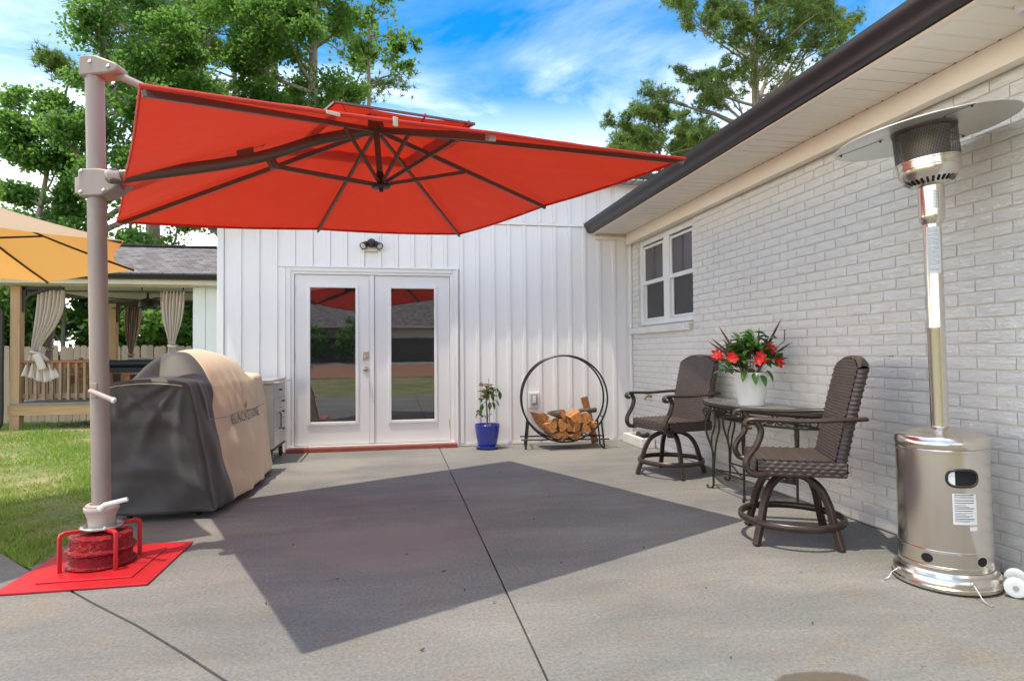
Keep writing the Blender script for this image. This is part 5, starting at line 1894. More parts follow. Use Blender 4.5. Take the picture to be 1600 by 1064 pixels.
def make_chair(label, group):
    """local frame: the sitter faces -x"""
    ch = thing('swivel_chair', label, 'chair', (0, 0, 0), 0, group)
    SW, SD, SZ = 0.56, 0.46, 0.52
    A = 0.0085

    # seat: woven box
    def seat_pt(u, v):
        # u round the plan outline (rounded rectangle), v: 0 bottom hem .. 1 top edge
        return None
    st = MB()
    x0, x1 = -SD / 2, SD / 2 + 0.02

    def top(u, v):
        x, y = lerp(x0, x1, u), lerp(-SW / 2, SW / 2, v)
        dish = -0.012 * (1 - (2 * u - 1) ** 2) * (1 - (2 * v - 1) ** 2)
        return Vector((x, y, SZ + dish + A * weave_h(y, x, 0.050, 0.0225)))
    st.grid(top, 84, 80)
    hz0 = SZ - 0.085

    def side(axis, sgn):
        def f(u, v):
            z = lerp(hz0, SZ + 0.002, v)
            bul = 0.006 * sin(pi * v)
            if axis == 'y':
                x = lerp(x0, x1, u)
                return Vector((x, sgn * (SW / 2 + bul + A * weave_h(x, z - hz0, 0.050, 0.0215)), z))
            y = lerp(-SW / 2, SW / 2, u)
            return Vector(((x1 if sgn > 0 else x0) + sgn * (bul + A * weave_h(y, z - hz0, 0.050, 0.0215)), y, z))
        return f
    st.grid(side('y', -1), 80, 20)
    st.grid(side('y', 1), 80, 20)
    st.grid(side('x', -1), 80, 20)
    st.grid(side('x', 1), 80, 20)
    st.bb(x0 + 0.006, x1 - 0.006, -SW / 2 + 0.006, SW / 2 - 0.006, hz0 - 0.002, hz0 + 0.004)
    st.build('seat', M['wicker'], ch, angle=60)
    # backrest: woven slab leaning back, arched top
    BW, BH, BT = 0.50, 0.64, 0.055
    lean = 0.20

    def bpos(y, h, d):
        """h up the back, d thickness from the front"""
        return Vector((x1 - 0.055 + h * lean + 0.02 * (h / BH) ** 2 + d, y, SZ - 0.035 + h))

    def btop(y):
        k = abs(y) / (BW / 2)
        return BH - 0.060 * (k ** 3)
    bk_ = MB()
    for (d, sg) in ((0.0, -1), (BT, 1)):
        def f(u, v, d=d, sg=sg):
            y = lerp(-BW / 2, BW / 2, u)
            h = v * btop(y)
            return bpos(y, h, d + sg * A * weave_h(y, h, 0.042, 0.0185))
        bk_.grid(f, 80, 140)

    def edge(sgn):
        def f(u, v):
            h = v * btop(BW / 2)
            return bpos(sgn * (BW / 2 + 0.012 * sin(pi * u) + 0.006 * abs(sin(pi * h / 0.026))), h, u * BT)
        return f
    bk_.grid(edge(-1), 6, 112)
    bk_.grid(edge(1), 6, 112)

    def tope(u, v):
        y = lerp(-BW / 2, BW / 2, u)
        return bpos(y, btop(y) + 0.012 * sin(pi * v) + 0.005 * abs(sin(pi * y / 0.026)), v * BT)
    bk_.grid(tope, 60, 6)
    bk_.build('backrest', M['wicker'], ch, angle=60)
    # arms: flat swooping bar with scroll, S-shaped front support
    for s in (-1, 1):
        ya = s * (SW / 2 + 0.022)
        pth = smooth_path([(x1 + 0.11, s * (BW / 2 + 0.01), 0.775), (x1 - 0.05, ya, 0.770), (0.02, ya + s * 0.008, 0.762), (x0 + 0.02, ya + s * 0.004, 0.768), (x0 - 0.045, ya, 0.765), (x0 - 0.068, ya, 0.745), (x0 - 0.058, ya, 0.722), (x0 - 0.035, ya, 0.722)], 6)
        arm = MB()
        arm.tube(pth, 0.0195, 10, flat=(1.5, 0.72))
        ao = arm.build('armrest', M['chairmetal'], ch, angle=60)
        pth = smooth_path([(x0 - 0.01, ya, 0.757), (x0 + 0.018, ya, 0.70), (x0 - 0.005, ya, 0.62), (x0 - 0.055, ya, 0.545), (x0 - 0.065, ya, 0.49), (x0 - 0.035, ya, 0.445), (x0 + 0.03, ya - s * 0.02, 0.44)], 6)
        MB().tube(pth, 0.0205, 10, flat=(1.15, 0.95)).build('arm_support', M['chairmetal'], ao, angle=60)
    # swivel and legs
    MB().lathe([(0.0, 0.345), (0.034, 0.345), (0.036, 0.40), (0.05, 0.405), (0.05, 0.418), (0.03, 0.42), (0.03, 0.44), (0.10, 0.444), (0.10, 0.452), (0, 0.452)], n=24).build('swivel', M['chairmetal'], ch)
    rot = bpy.data.objects.new('leg_frame', None)
    for k in range(4):
        a = pi / 4 + k * pi / 2 + ch_leg_rot
        d = Vector((cos(a), sin(a), 0))
        pth = smooth_path([d * 0.035 + Vector((0, 0, 0.405)), d * 0.11 + Vector((0, 0, 0.392)), d * 0.195 + Vector((0, 0, 0.345)), d * 0.250 + Vector((0, 0, 0.255)), d * 0.282 + Vector((0, 0, 0.15)), d * 0.330 + Vector((0, 0, 0.004))], 6)
        MB().tube(pth, 0.0265, 4, flat=(1.0, 1.0)).build('leg', M['chairmetal'], ch, bev=0.004, angle=50)
    ring = [Vector((0.300 * cos(2 * pi * k / 56), 0.300 * sin(2 * pi * k / 56), 0.135)) for k in range(56)]
    MB().tube(ring, 0.019, 8, closed=True, flat=(0.8, 1.2)).build('foot_ring', M['chairmetal'], ch, angle=60)
    bpy.data.objects.remove(rot)
    return ch


def dup(root, loc, rz, label):
    r = root.copy()
    COL.objects.link(r)
    r.location = loc
    r.rotation_euler = (0, 0, rz)
    r['label'] = label
    for c_ in list(root.children):
        c2 = c_.copy()
        COL.objects.link(c2)
        c2.parent = r
        for g_ in c_.children:
            d_ = g_.copy()
            COL.objects.link(d_)
            d_.parent = c2
    return r


ch_leg_rot = radians(-1)
chair1 = make_chair('brown woven swivel chair nearest the steel heater, turned towards the table', 'woven swivel chairs on the patio')
chair1.location = (2.44, 3.46, 0)
chair1.rotation_euler = (0, 0, radians(155 - 180))
chair2 = dup(chair1, (2.60, 5.50, 0), radians(192 - 180), 'brown woven swivel chair by the corner window, beyond the flower table')
for c_ in chair2.children:
    if c_.name.startswith('leg'):
        c_.rotation_euler = (0, 0, radians(27))

# ================================================================== WROUGHT IRON CONSOLE TABLE
tb = thing('console_table', 'half-moon wrought iron table with glass top against the brick wall', 'table', (2.86, 4.6, 0))
B = base(tb)
TX, TY, TAX, TAY, TZ = 3.055, 4.60, 0.41, 0.82, 0.74


def half(r, z, n=40, k=0.0):
    return [(TX - (TAX - k) * cos(a) * r, TY + (TAY - k) * sin(a) * r, z) for a in [-pi / 2 + pi * i / n for i in range(n + 1)]]


mb = MB(B)
pl = half(1.0, 0)
mb.prism([(p[0], p[1]) for p in pl], TZ - 0.008, TZ)
mb.build('glass_top', M['tableglass'], tb, smooth=False)
mb = MB(B)
mb.tube(half(0.985, TZ - 0.030), 0.016, 6, flat=(0.5, 1.25))
mb.tube([(TX, TY - TAY * .98, TZ - 0.030), (TX, TY + TAY * .98, TZ - 0.030)], 0.012, 6)
mb.build('rim', M['iron'], tb)


def scroll(c, r, a0_, turns, d1, d2, n=22):
    out = []
    for i in range(n + 1):
        t = i / n
        rr = r * (1 - 0.75 * t)
        a = a0_ + turns * 2 * pi * t
        out.append(Vector(c) + d1 * rr * cos(a) + d2 * rr * sin(a))
    return out


for (x, y, o_) in ((2.67, 4.83, 0.9), (2.67, 4.36, -0.9), (2.97, 5.08, 1.35), (2.97, 4.13, -1.35)):
    d = Vector((-cos(o_), sin(o_), 0)) if abs(o_) < 1 else Vector((-0.45, math.copysign(0.89, o_), 0))
    z_ = Vector((0, 0, 1))
    p = Vector((x, y, 0))
    leg = MB(B)
    outer = smooth_path([p + d * 0.055 + z_ * 0.028, p + d * 0.045 + z_ * 0.008, p + d * 0.018 + z_ * 0.006, p + z_ * 0.03, p + z_ * 0.16, p + d * 0.005 + z_ * 0.32, p + d * 0.055 + z_ * 0.47, p + d * 0.058 + z_ * 0.56, p + d * 0.02 + z_ * 0.655], 6)
    leg.tube(outer, 0.0095, 8)
    leg.tube(scroll(p + d * 0.055 + z_ * 0.655, 0.040, pi, -1.3, d, z_), 0.0085, 7)
    inner = smooth_path([p + z_ * 0.03, p - d * 0.012 + z_ * 0.25, p - d * 0.03 + z_ * 0.40, p - d * 0.055 + z_ * 0.50, p - d * 0.050 + z_ * 0.60, p - d * 0.0 + z_ * 0.67], 6)
    leg.tube(inner, 0.0085, 8)
    mid = smooth_path([p + z_ * 0.28, p + d * 0.012 + z_ * 0.42, p - d * 0.02 + z_ * 0.55, p - d * 0.015 + z_ * 0.69], 6)
    leg.tube(mid, 0.0075, 8)
    leg.build('leg', M['iron'], tb, angle=60)
# scrollwork under the rim
for i, a in enumerate([-1.15, -0.72, -0.28, 0.2, 0.62, 1.05]):
    c = Vector((TX - TAX * 0.93 * cos(a), TY + TAY * 0.93 * sin(a), 0.655))
    tdir = Vector((TAX * sin(a), TAY * cos(a), 0)).normalized()
    sc_ = MB(B)
    sc_.tube(scroll(c + tdir * 0.045, 0.042, pi / 2, 1.3, tdir, Vector((0, 0, 1))), 0.006, 6)
    sc_.tube(scroll(c - tdir * 0.045, 0.042, pi / 2, -1.3, tdir, Vector((0, 0, 1))), 0.006, 6)
    sc_.build('scroll', M['iron'], tb, angle=60)
sh = MB(B)
sh.tube(half(0.80, 0.60), 0.0085, 6)
sh.tube([(TX, TY - TAY * .8, 0.60), (TX, TY + TAY * .8, 0.60)], 0.0085, 6)
for k in range(1, 12):
    yy_ = TY - TAY * 0.8 + 2 * TAY * 0.8 * k / 12
    xx_ = TX - TAX * 0.8 * sqrt(max(0, 1 - ((yy_ - TY) / (TAY * 0.8)) ** 2))
    sh.tube([(xx_, yy_, 0.60), (TX, TY + (yy_ - TY) * 0.25, 0.60)], 0.0055, 6)
sh.build('lower_shelf', M['iron'], tb, angle=60)
sr = MB(B)
for (a, b_) in (((2.67, 4.83), (2.97, 4.13)), ((2.67, 4.36), (2.97, 5.08)), ((2.97, 5.08), (2.97, 4.13)), ((2.67, 4.83), (2.67, 4.36))):
    sr.tube([(a[0], a[1], 0.165), (b_[0], b_[1], 0.165)], 0.007, 6)
sr.build('stretcher', M['iron'], tb)

# ================================================================== FLOWER POT ON THE TABLE
fp = thing('flower_pot', 'white pot of red blooms and dark spiky leaves on the glass table', 'potted plant', (2.80, 4.45, TZ))
B = base(fp)
pc = Vector((2.80, 4.45, 0))
MB(B).lathe([(0.0, TZ + 0.002), (0.100, TZ + 0.002), (0.102, TZ + 0.01), (0.128, TZ + 0.235), (0.137, TZ + 0.238), (0.139, TZ + 0.262), (0.130, TZ + 0.264), (0.122, TZ + 0.235), (0, TZ + 0.23)], pc, 48).build('pot', M['white_plastic'], fp)
MB(B).lathe([(0.0, 0.236), (0.118, 0.238), (0.118, 0.23)], pc + Vector((0, 0, TZ)), 24).build('soil', M['soil'], fp)


def leaf_mesh(L, W, curl=0.15, fold=0.25, name='leaf', m_=None, n=5):
    vs_, fs_ = [], []
    for i in range(n + 1):
        t = i / n
        w_ = W * (sin(pi * min(1, t ** 0.8)) ** 0.8) * 0.5
        z = curl * L * (t - t * t * 1.6)
        vs_ += [(L * t, -w_, z + fold * w_), (L * t, 0, z), (L * t, w_, z + fold * w_)]
    for i in range(n):
        a = 3 * i
        fs_ += [(a, a + 3, a + 4, a + 1), (a + 1, a + 4, a + 5, a + 2)]
    mb_ = MB()
    mb_.add(vs_, fs_)
    return mb_.mesh(name, m_, angle=80)


leafm = [leaf_mesh(0.115, 0.050, 0.2, 0.3, 'leaf', M['pot_leaf']), leaf_mesh(0.090, 0.044, 0.1, 0.35, 'leaf', M['pot_leaf']), leaf_mesh(0.13, 0.052, 0.28, 0.25, 'leaf', M['pot_leaf'])]
ctr = pc + Vector((0, 0, TZ + 0.33))
stems = MB(B)
rl = random.Random(5)
cnt = 0
for k in range(46):
    # branch tips over a flattened dome
    a = rl.uniform(0, 2 * pi)
    q_ = rl.random() ** 0.55
    rr = 0.235 * q_
    hh = 0.275 * sqrt(max(0, 1 - q_ * q_ * 0.9)) * rl.uniform(0.6, 1.05) - (0.11 * (q_ - 0.6) / 0.4 if q_ > 0.6 else 0)
    tip = ctr + Vector((rr * cos(a), rr * sin(a), hh - 0.02))
    root = pc + Vector((0.05 * cos(a), 0.05 * sin(a), TZ + 0.235))
    mid_ = root.lerp(tip, 0.55) + Vector((0, 0, 0.03))
    stems.tube([root, mid_, tip], [0.003, 0.0025, 0.0015], 4)
    out = Vector((cos(a), sin(a), 0))
    for j in range(6):
        if cnt >= 270:
            break
        t = 0.45 + 0.55 * (j / 5)
        pos = root.lerp(mid_, t * 2) if t < 0.5 else mid_.lerp(tip, (t - .5) * 2)
        az = a + (j % 2) * pi + rl.uniform(-1.0, 1.0) + (pi / 2 if j % 2 else -pi / 2) * 0.5
        o = instance(rl.choice(leafm), 'leaf', fp, pos - B, (rl.uniform(-.4, .4), rl.uniform(-0.75, 0.45), az), None)
        s = rl.uniform(0.75, 1.15)
        o.scale = (s, s, s)
        cnt += 1
stems.build('stems', M['stemgreen'], fp)
# trailing leaves over the pot rim
for (a, zz_) in ((-2.45, 0.285), (-1.95, 0.265), (-1.15, 0.285), (-1.55, 0.25)):
    o = instance(leafm[0], 'leaf', fp, pc + Vector((0.13 * cos(a), 0.13 * sin(a), TZ + zz_)) - B, (0, 0.9, a))
# spikes
for (az, el, L) in ((2.55, 62, 0.40), (2.75, 46, 0.36), (2.9, 40, 0.36), (3.0, 56, 0.30), (2.95, 24, 0.30), (2.5, 78, 0.27), (1.0, 86, 0.34), (-0.45, 66, 0.46), (-0.3, 40, 0.34), (3.1, 20, 0.34)):
    # azimuth measured in the picture plane: 3.14 is left, 0 is right
    right = Vector((0.982, -0.188, 0))
    back = Vector((0.188, 0.982, 0))
    h = right * cos(az) + back * 0.25 * sin(az * 3)
    h.normalize()
    e = radians(el)
    d = h * cos(e) + Vector((0, 0, 1)) * sin(e)
    st_ = pc + h * 0.05 + Vector((0, 0, TZ + 0.30))
    sp_ = MB(B)
    nrm = d.cross(back).normalized()
    bl = []
    n_ = 7
    vs_, fs_ = [], []
    for i in range(n_ + 1):
        t = i / n_
        w_ = 0.0115 * (sin(pi * (0.12 + 0.88 * t)) ** 0.7) if t < 1 else 0.0
        c_ = st_ + d * (L * t) + Vector((0, 0, -1)) * (0.05 * L * t * t)
        vs_ += [c_ - nrm * w_ + back * 0.002, c_ + back * -0.002, c_ + nrm * w_ + back * 0.002]
    for i in range(n_):
        a = 3 * i
        fs_ += [(a, a + 3, a + 4, a + 1), (a + 1, a + 4, a + 5, a + 2)]
    sp_.add(vs_, fs_)
    sp_.build('spike_leaf', M['spike'], fp, angle=80)
MB(B).tube([pc + Vector((.15, -.03, TZ + .42)), pc + Vector((0.25, -0.06, TZ + 0.50)), pc + Vector((0.262, -0.062, TZ + 0.515)), pc + Vector((0.262, -0.062, TZ + 0.60))], [0.003, 0.003, 0.004, 0.005], 5).build('bent_spike', M['spike'], fp)
# trumpet flowers: five rounded petals round a yellow throat
pet = leaf_mesh(0.042, 0.029, -0.35, 0.35, 'petal', M['flower'], 4)
thr = MB().lathe([(0.003, -0.03), (0.006, -0.01), (0.011, 0.002), (0.004, -0.004), (0, -0.005)], n=10).mesh('throat', M['flower_c'])
right = Vector((0.982, -0.188, 0))
toward = Vector((-0.55, -0.83, 0.1)).normalized()
for (du, dz_, df) in ((0.065, 0.355, 0.20), (0.085, 0.395, 0.19), (0.165, 0.445, 0.13), (0.150, 0.465, 0.12), (-0.125, 0.375, 0.17), (-0.145, 0.395, 0.15), (0.225, 0.345, 0.08), (0.222, 0.375, 0.07), (-0.27, 0.425, 0.05), (-0.245, 0.405, 0.05), (0.105, 0.365, 0.18)):
    c = pc + right * du + toward * df + Vector((0, 0, TZ + dz_ - 0.02))
    fl0 = bpy.data.objects.new('flower', None)
    COL.objects.link(fl0)
    fl0.parent = fp
    fl0.location = c - B
    nd = (toward + right * (du * 1.6 + rl.uniform(-.3, .3)) + Vector((0, 0, rl.uniform(0, 0.5)))).normalized()
    fl0.rotation_euler = nd.to_track_quat('Z', 'Y').to_euler()
    for k in range(5):
        instance(pet, 'petal', fl0, (0.006 * cos(2 * pi * k / 5), 0.006 * sin(2 * pi * k / 5), 0.004), (0, -0.15, 2 * pi * k / 5 + rl.uniform(-.15, .15)))
    instance(thr, 'throat', fl0)

# ================================================================== YOUNG TREE IN A BLUE POT
bp_ = thing('blue_potted_tree', 'small half-dried tree in a glossy blue pot beside the doors', 'potted tree', (1.105, 7.44, 0))
B = base(bp_)
c0 = Vector((1.105, 7.44, 0))
MB(B).lathe([(0.0, 0.004), (0.115, 0.004), (0.142, 0.018), (0.146, 0.034), (0.138, 0.036), (0.11, 0.022), (0, 0.022)], c0, 40).build('saucer', M['blueglaze'], bp_)
MB(B).lathe([(0.0, 0.024), (0.098, 0.024), (0.110, 0.045), (0.132, 0.12), (0.150, 0.22), (0.156, 0.285), (0.160, 0.296), (0.154, 0.303), (0.143, 0.298), (0.138, 0.26), (0.0, 0.255)], c0, 48).build('pot', M['blueglaze'], bp_)
MB(B).lathe([(0.0, 0.262), (0.139, 0.262), (0.139, 0.255)], c0, 24).build('soil', M['soil'], bp_)
st = [c0 + Vector((0.0, 0, 0.25)), c0 + Vector((-0.002, 0, 0.45)), c0 + Vector((-0.012, 0, 0.62)), c0 + Vector((0.0, 0, 0.78))]
sm = MB(B)
sm.tube(smooth_path(st, 4), [0.011] * 4 + [0.010] * 4 + [0.008] * 5, 8)
rl = random.Random(9)
twigs = []
for k in range(13):
    a = rl.uniform(0, 2 * pi)
    z0 = rl.uniform(0.60, 0.76)
    e = Vector((cos(a) * rl.uniform(.06, .15), sin(a) * rl.uniform(.06, .13), rl.uniform(-0.02, 0.13)))
    p0 = c0 + Vector((-0.01, 0, z0))
    twigs.append((p0, p0 + e))
    sm.tube([p0, p0 + e * 0.5 + Vector((0, 0, 0.01)), p0 + e], [0.004, 0.003, 0.002], 5)
sb = [c0 + Vector((-.01, 0, .58)), c0 + Vector((-0.055, -0.02, 0.555)), c0 + Vector((-0.09, -.03, 0.50)), c0 + Vector((-0.115, -0.03, 0.43))]
sm.tube(sb, [0.0035, 0.003, 0.0025, 0.002], 5)
sm.tube([c0 + Vector((0.03, 0, 0.26)), c0 + Vector((0.025, 0, 0.80)), c0 + Vector((.022, 0, 0.86))], 0.004, 6)
sm.build('stem', M['stemgreen'], bp_)
tl = leaf_mesh(0.085, 0.042, 0.12, 0.3, 'leaf', M['tree_leaf'])
dl = leaf_mesh(0.072, 0.026, -0.5, 0.9, 'dry_leaf', M['dry_leaf'])
for (p0, p1) in twigs:
    for j in range(6):
        q_ = p0.lerp(p1, rl.uniform(0.3, 1.05))
        right_side = q_.x > c0.x + 0.03
        g_ = rl.random() < (0.65 if right_side else 0.12)
        o = instance(tl if g_ else dl, 'leaf' if g_ else 'dry_leaf', bp_, q_ - B, (rl.uniform(-1, 1), rl.uniform(-0.2, 1.2), rl.uniform(0, 2 * pi)))
        s = rl.uniform(0.7, 1.15)
        o.scale = (s, s, s)
for (dx_, dz_, ry, rz_) in ((0.13, 0.72, 1.1, -0.5), (0.145, 0.70, 1.3, -1.2), (0.06, 0.58, 1.2, -0.9), (0.03, 0.575, 1.35, -1.8), (0.09, 0.60, 0.9, -0.6)):
    o = instance(tl, 'leaf', bp_, c0 + Vector((dx_, -0.03, dz_)) - B, (0, ry, rz_))
    o.scale = (1.25, 1.25, 1.25)
for j in range(9):
    q_ = sb[1].lerp(sb[3], j / 8)
    instance(tl, 'leaf', bp_, q_ - B, (rl.uniform(-.5, .5), rl.uniform(0.2, 1.3), rl.uniform(2.0, 5.5)))
tie = MB(B)
tie.tube(smooth_path([c0 + Vector((-0.10, -.02, 0.425)), c0 + Vector((-0.05, -0.03, 0.405)), c0 + Vector((0.0, -.016, 0.40)), c0 + Vector((0.045, -0.02, 0.425)), c0 + Vector((0.05, 0.01, 0.432))], 4), 0.006, 6)
tie.tube([c0 + Vector((-0.022, -.024, 0.402)), c0 + Vector((-0.026, -0.026, 0.375))], 0.006, 6)
tie.build('plant_tie', M['bluetie'], bp_)

# ================================================================== FIREWOOD HOOP AND LOGS
rk = thing('firewood_hoop', 'tall black round firewood hoop standing against the white siding', 'firewood rack', (2.045, 7.33, 0), radians(-9))
RR = 0.525
for (y, r_, x_) in ((-0.13, RR, 0.0), (0.13, RR, 0.0)):
    hp = [Vector((x_ + r_ * cos(2 * pi * k / 72), y, 0.61 + r_ * sin(2 * pi * k / 72))) for k in range(72)]
    MB().tube(hp, 0.0115, 8, closed=True, flat=(1, 1)).build('hoop', M['black_metal'], rk)
for s in (-1, 1):
    fr_ = smooth_path([(s * 0.445, -0.145, 0.34), (s * 0.475, -0.15, 0.05), (s * 0.477, -0.14, 0.014), (s * 0.477, 0, 0.0125), (s * 0.477, 0.14, 0.014), (s * 0.475, 0.15, 0.05), (s * 0.445, 0.145, 0.34)], 4)
    MB().tube(fr_, 0.0115, 8).build('leg_frame', M['black_metal'], rk)
for y in (-0.16, 0.16):
    MB().tube([(-0.535, y, 0.118), (0.535, y, 0.118)], 0.010, 8).build('rail', M['black_metal'], rk)
for a in (-0.5 * pi - 0.55, -0.5 * pi, -0.5 * pi + 0.55, pi + 0.45, -0.45):
    MB().tube([(RR * cos(a), -0.13, 0.61 + RR * sin(a)), (RR * cos(a), 0.13, 0.61 + RR * sin(a))], 0.009, 8).build('cross_bar', M['black_metal'], rk)


def log_profile(kind, r, seed):
    rd = random.Random(seed)
    pts = []
    if kind == 'round':
        for k in range(16):
            a = 2 * pi * k / 16
            pts.append((r * cos(a) * rd.uniform(.93, 1.05), r * sin(a) * rd.uniform(.93, 1.05), 1))
    elif kind == 'half':
        for k in range(11):
            a = pi * k / 10
            pts.append((r * cos(a) * rd.uniform(.95, 1.05), r * sin(a) * rd.uniform(.92, 1.05) - r * 0.3, 1))
        for k in range(1, 5):
            pts.append((-r + 2 * r * k / 5, -r * 0.3 + rd.uniform(-.05, .05) * r, 0))
    else:
        for k in range(8):
            a = pi * 0.25 + pi * 0.5 * k / 7
            pts.append((1.25 * r * cos(a), 1.25 * r * sin(a) * rd.uniform(.96, 1.04) - r * 0.35, 1))
        for k in range(1, 4):
            pts.append((lerp(-0.88, -0.05, k / 4) * r, lerp(0.5, -0.9, k / 4) * r + rd.uniform(-.05, .05) * r, 0))
        pts.append((0, -0.95 * r, 0))
        for k in range(1, 4):
            pts.append((lerp(0.05, 0.88, k / 4) * r, lerp(-0.9, 0.5, k / 4) * r + rd.uniform(-.05, .05) * r, 0))
    return pts


def log(kind, r, L, x, y, z, roll, yaw, pitch, bark, label, seed):
    pr_ = log_profile(kind, r, seed)
    n_ = len(pr_)
    mb_ = MB()
    rd = random.Random(seed + 50)
    vs_, fs_, mi_ = [], [], []
    rings = 5
    for i in range(rings + 1):
        t = i / rings
        for (a, b_, s_) in pr_:
            j_ = 0.025 * r if 0 < i < rings else 0.0
            vs_.append((a * (1 + .03 * sin(5 * t)) + rd.uniform(-j_, j_), -L / 2 + L * t + (rd.uniform(-.006, .006) if i in (0, rings) else 0), b_ + rd.uniform(-j_, j_)))
    for i in range(rings):
        for k in range(n_):
            k2 = (k + 1) % n_
            mb_m = 0 if (pr_[k][2] and pr_[k2][2]) else 1
            fs_.append((i * n_ + k, i * n_ + k2, (i + 1) * n_ + k2, (i + 1) * n_ + k))
            mi_.append(mb_m)
    fs_.append(tuple(range(n_)))
    fs_.append(tuple(rings * n_ + k for k in range(n_ - 1, -1, -1)))
    mi_ += [1, 1]
    mb_.add(vs_, fs_)
    mb_.mi = mi_
    o_ = mb_.build('firewood_log', [M[bark], M['cutwood']], None, angle=35)
    o_.location = (x, y, z)
    o_.rotation_euler = (pitch, roll, yaw)
    return tag(o_, label, 'firewood log', 'split logs in the round hoop')


LOGS = [
    ('half', 0.070, 0.36, 1.905, 7.30, 0.185, 2.9, 0.05, 0.0, 'bark', 'orange split log at the bottom of the hoop, left of its two neighbours'),
    ('wedge', 0.058, 0.36, 2.005, 7.30, 0.165, 0.5, -0.05, 0.0, 'bark_dark', 'small square-ended log low in the middle of the hoop'),
    ('half', 0.075, 0.38, 2.135, 7.31, 0.172, 2.7, 0.03, 0.0, 'bark', 'broad half-round log lying at the very bottom right of centre'),
    ('wedge', 0.075, 0.36, 2.255, 7.33, 0.235, 0.9, 0.06, 0.0, 'bark_dark', 'yellow-orange split log above the bottom right of the pile'),
    ('wedge', 0.085, 0.40, 1.80, 7.29, 0.290, 1.9, 0.10, 0.0, 'bark_dark', 'dark edged split log resting on the left curve of the hoop'),
    ('half', 0.078, 0.30, 1.725, 7.30, 0.385, 1.0, 0.30, 0.06, 'bark', 'big orange split log highest on the left side of the pile'),
    ('round', 0.058, 0.30, 1.835, 7.25, 0.350, 0.4, 0.35, 0.10, 'bark_pale', 'pale patchy barked log beside the big orange split log'),
    ('wedge', 0.072, 0.36, 1.965, 7.28, 0.295, 2.4, -0.04, 0.0, 'bark', 'triangular yellow log with a pale splinter across its face'),
    ('half', 0.078, 0.36, 2.095, 7.27, 0.285, 1.7, 0.30, 0.02, 'bark_pale', 'half-round log with grey bark in the middle of the pile'),
    ('round', 0.055, 0.22, 1.955, 7.33, 0.405, 0.0, 0.62, -0.16, 'bark_dark', 'dark round log with bark tilted on top of the pile'),
    ('wedge', 0.082, 0.36, 2.165, 7.28, 0.395, 3.6, -0.08, 0.0, 'bark_dark', 'pointed wedge log with bright cut face on top of the pile'),
    ('round', 0.070, 0.34, 2.315, 7.32, 0.370, 0.9, -0.25, 0.0, 'bark_pale', 'pale lichen-covered round log at the right of the pile'),
    ('half', 0.056, 0.34, 2.385, 7.34, 0.290, 3.0, -0.06, 0.0, 'bark', 'small half-round log wedged low against the right curve'),
    ('round', 0.033, 0.26, 2.365, 7.36, 0.440, 0.0, -1.15, 0.02, 'bark_dark', 'thin dark log lying crosswise on top at the right'),
]
for k, (kd, r_, L, x, y, z, roll, yaw, pit, bk_, lb) in enumerate(LOGS):
    log(kd, r_, L, x, y, z, roll, yaw, pit, bk_, lb, 100 + k)
pk = MB()
pk.bb(-0.042, 0.042, -0.018, 0.018, 0, 0.60)
pk = pk.build('wood_plank', M['cutwood'], None, smooth=False, bev=0.003)
pk.location = (2.500, 7.475, 0.018)
pk.rotation_euler = (radians(-4), radians(-12.5), radians(8))
tag(pk, 'thin orange board leaning upright through the right side of the firewood hoop', 'board')
# ================================================================== PAVILION
PY0, PY1 = 11.30, 14.60
pv = thing('pavilion', 'timber deck pavilion with shingle roof and cream fascia beyond the lawn', 'pavilion', (-4.7, 12.9, 0))
B = base(pv)
PXL, PXR = -6.08, -3.45
for (x, y) in ((PXL, PY0 + 0.02), (-6.0, PY1), (-3.3, PY1)):
    z0 = ground_z(x, y) - 0.05
    MB(B).bb(x - 0.07, x + 0.07, y - 0.07, y + 0.07, z0, 2.30 if y > 12 else 2.33).build('post', M['lumber'], pv, smooth=False, bev=0.006)
# beams and black knee braces
MB(B).bb(PXL - 0.30, PXR + 0.9, PY0 - 0.04, PY0 + 0.06, 2.335, 2.385).build('beam', M['fascia'], pv, smooth=False)
MB(B).bb(PXL - 0.07, PXR + 0.9, PY1 - 0.06, PY1 + 0.06, 2.285, 2.36).build('beam', M['lampblack'], pv, smooth=False)
for (x, y, s) in ((PXL + 0.07, PY0 + 0.03, 1), (-6.0 + 0.07, PY1 - 0.02, 1)):
    b_ = MB(B)
    b_.tube(smooth_path([(x, y, 1.98), (x + s * .08, y, 2.16), (x + s * 0.30, y, 2.26), (x + s * 0.42, y, 2.30)], 5), 0.028, 6)
    b_.bar((x + s * 0.02, y, 1.90), (x + s * 0.02, y, 2.31), 0.05, 0.06)
    b_.bar((x, y, 2.295), (x + s * 0.60, y, 2.295), 0.05, 0.05)
    b_.build('knee_brace', M['lampblack'], pv)
# ceiling, fascia, gutter, roof
MB(B).bb(PXL - 0.15, -2.3, PY0 - 0.25, PY1 + 0.10, 2.386, 2.42).build('ceiling', M['ceil'], pv, smooth=False)
MB(B).bb(-7.6, -2.15, PY0 - 0.33, PY0 - 0.20, 2.345, 2.425).build('fascia', M['fascia'], pv, smooth=False, bev=0.004)
g = MB(B)
g.extr([(0, PY0 - 0.45, 2.515), (0, PY0 - 0.455, 2.49), (0, PY0 - 0.43, 2.425), (0, PY0 - 0.33, 2.425), (0, PY0 - 0.33, 2.515)], (-7.6, 0, 0), (-2.15, 0, 0))
g.build('gutter', M['black_metal'], pv, smooth=False)
r = MB(B)
r.extr([(0, PY0 - 0.46, 2.52), (0, 13.0, 3.30), (0, 14.9, 2.52), (0, 14.9, 2.44), (0, 13.0, 3.22), (0, PY0 - 0.42, 2.45)], (-7.6, 0, 0), (-2.1, 0, 0))
rf_ = r.build('roof', M['roof'], pv, smooth=False)
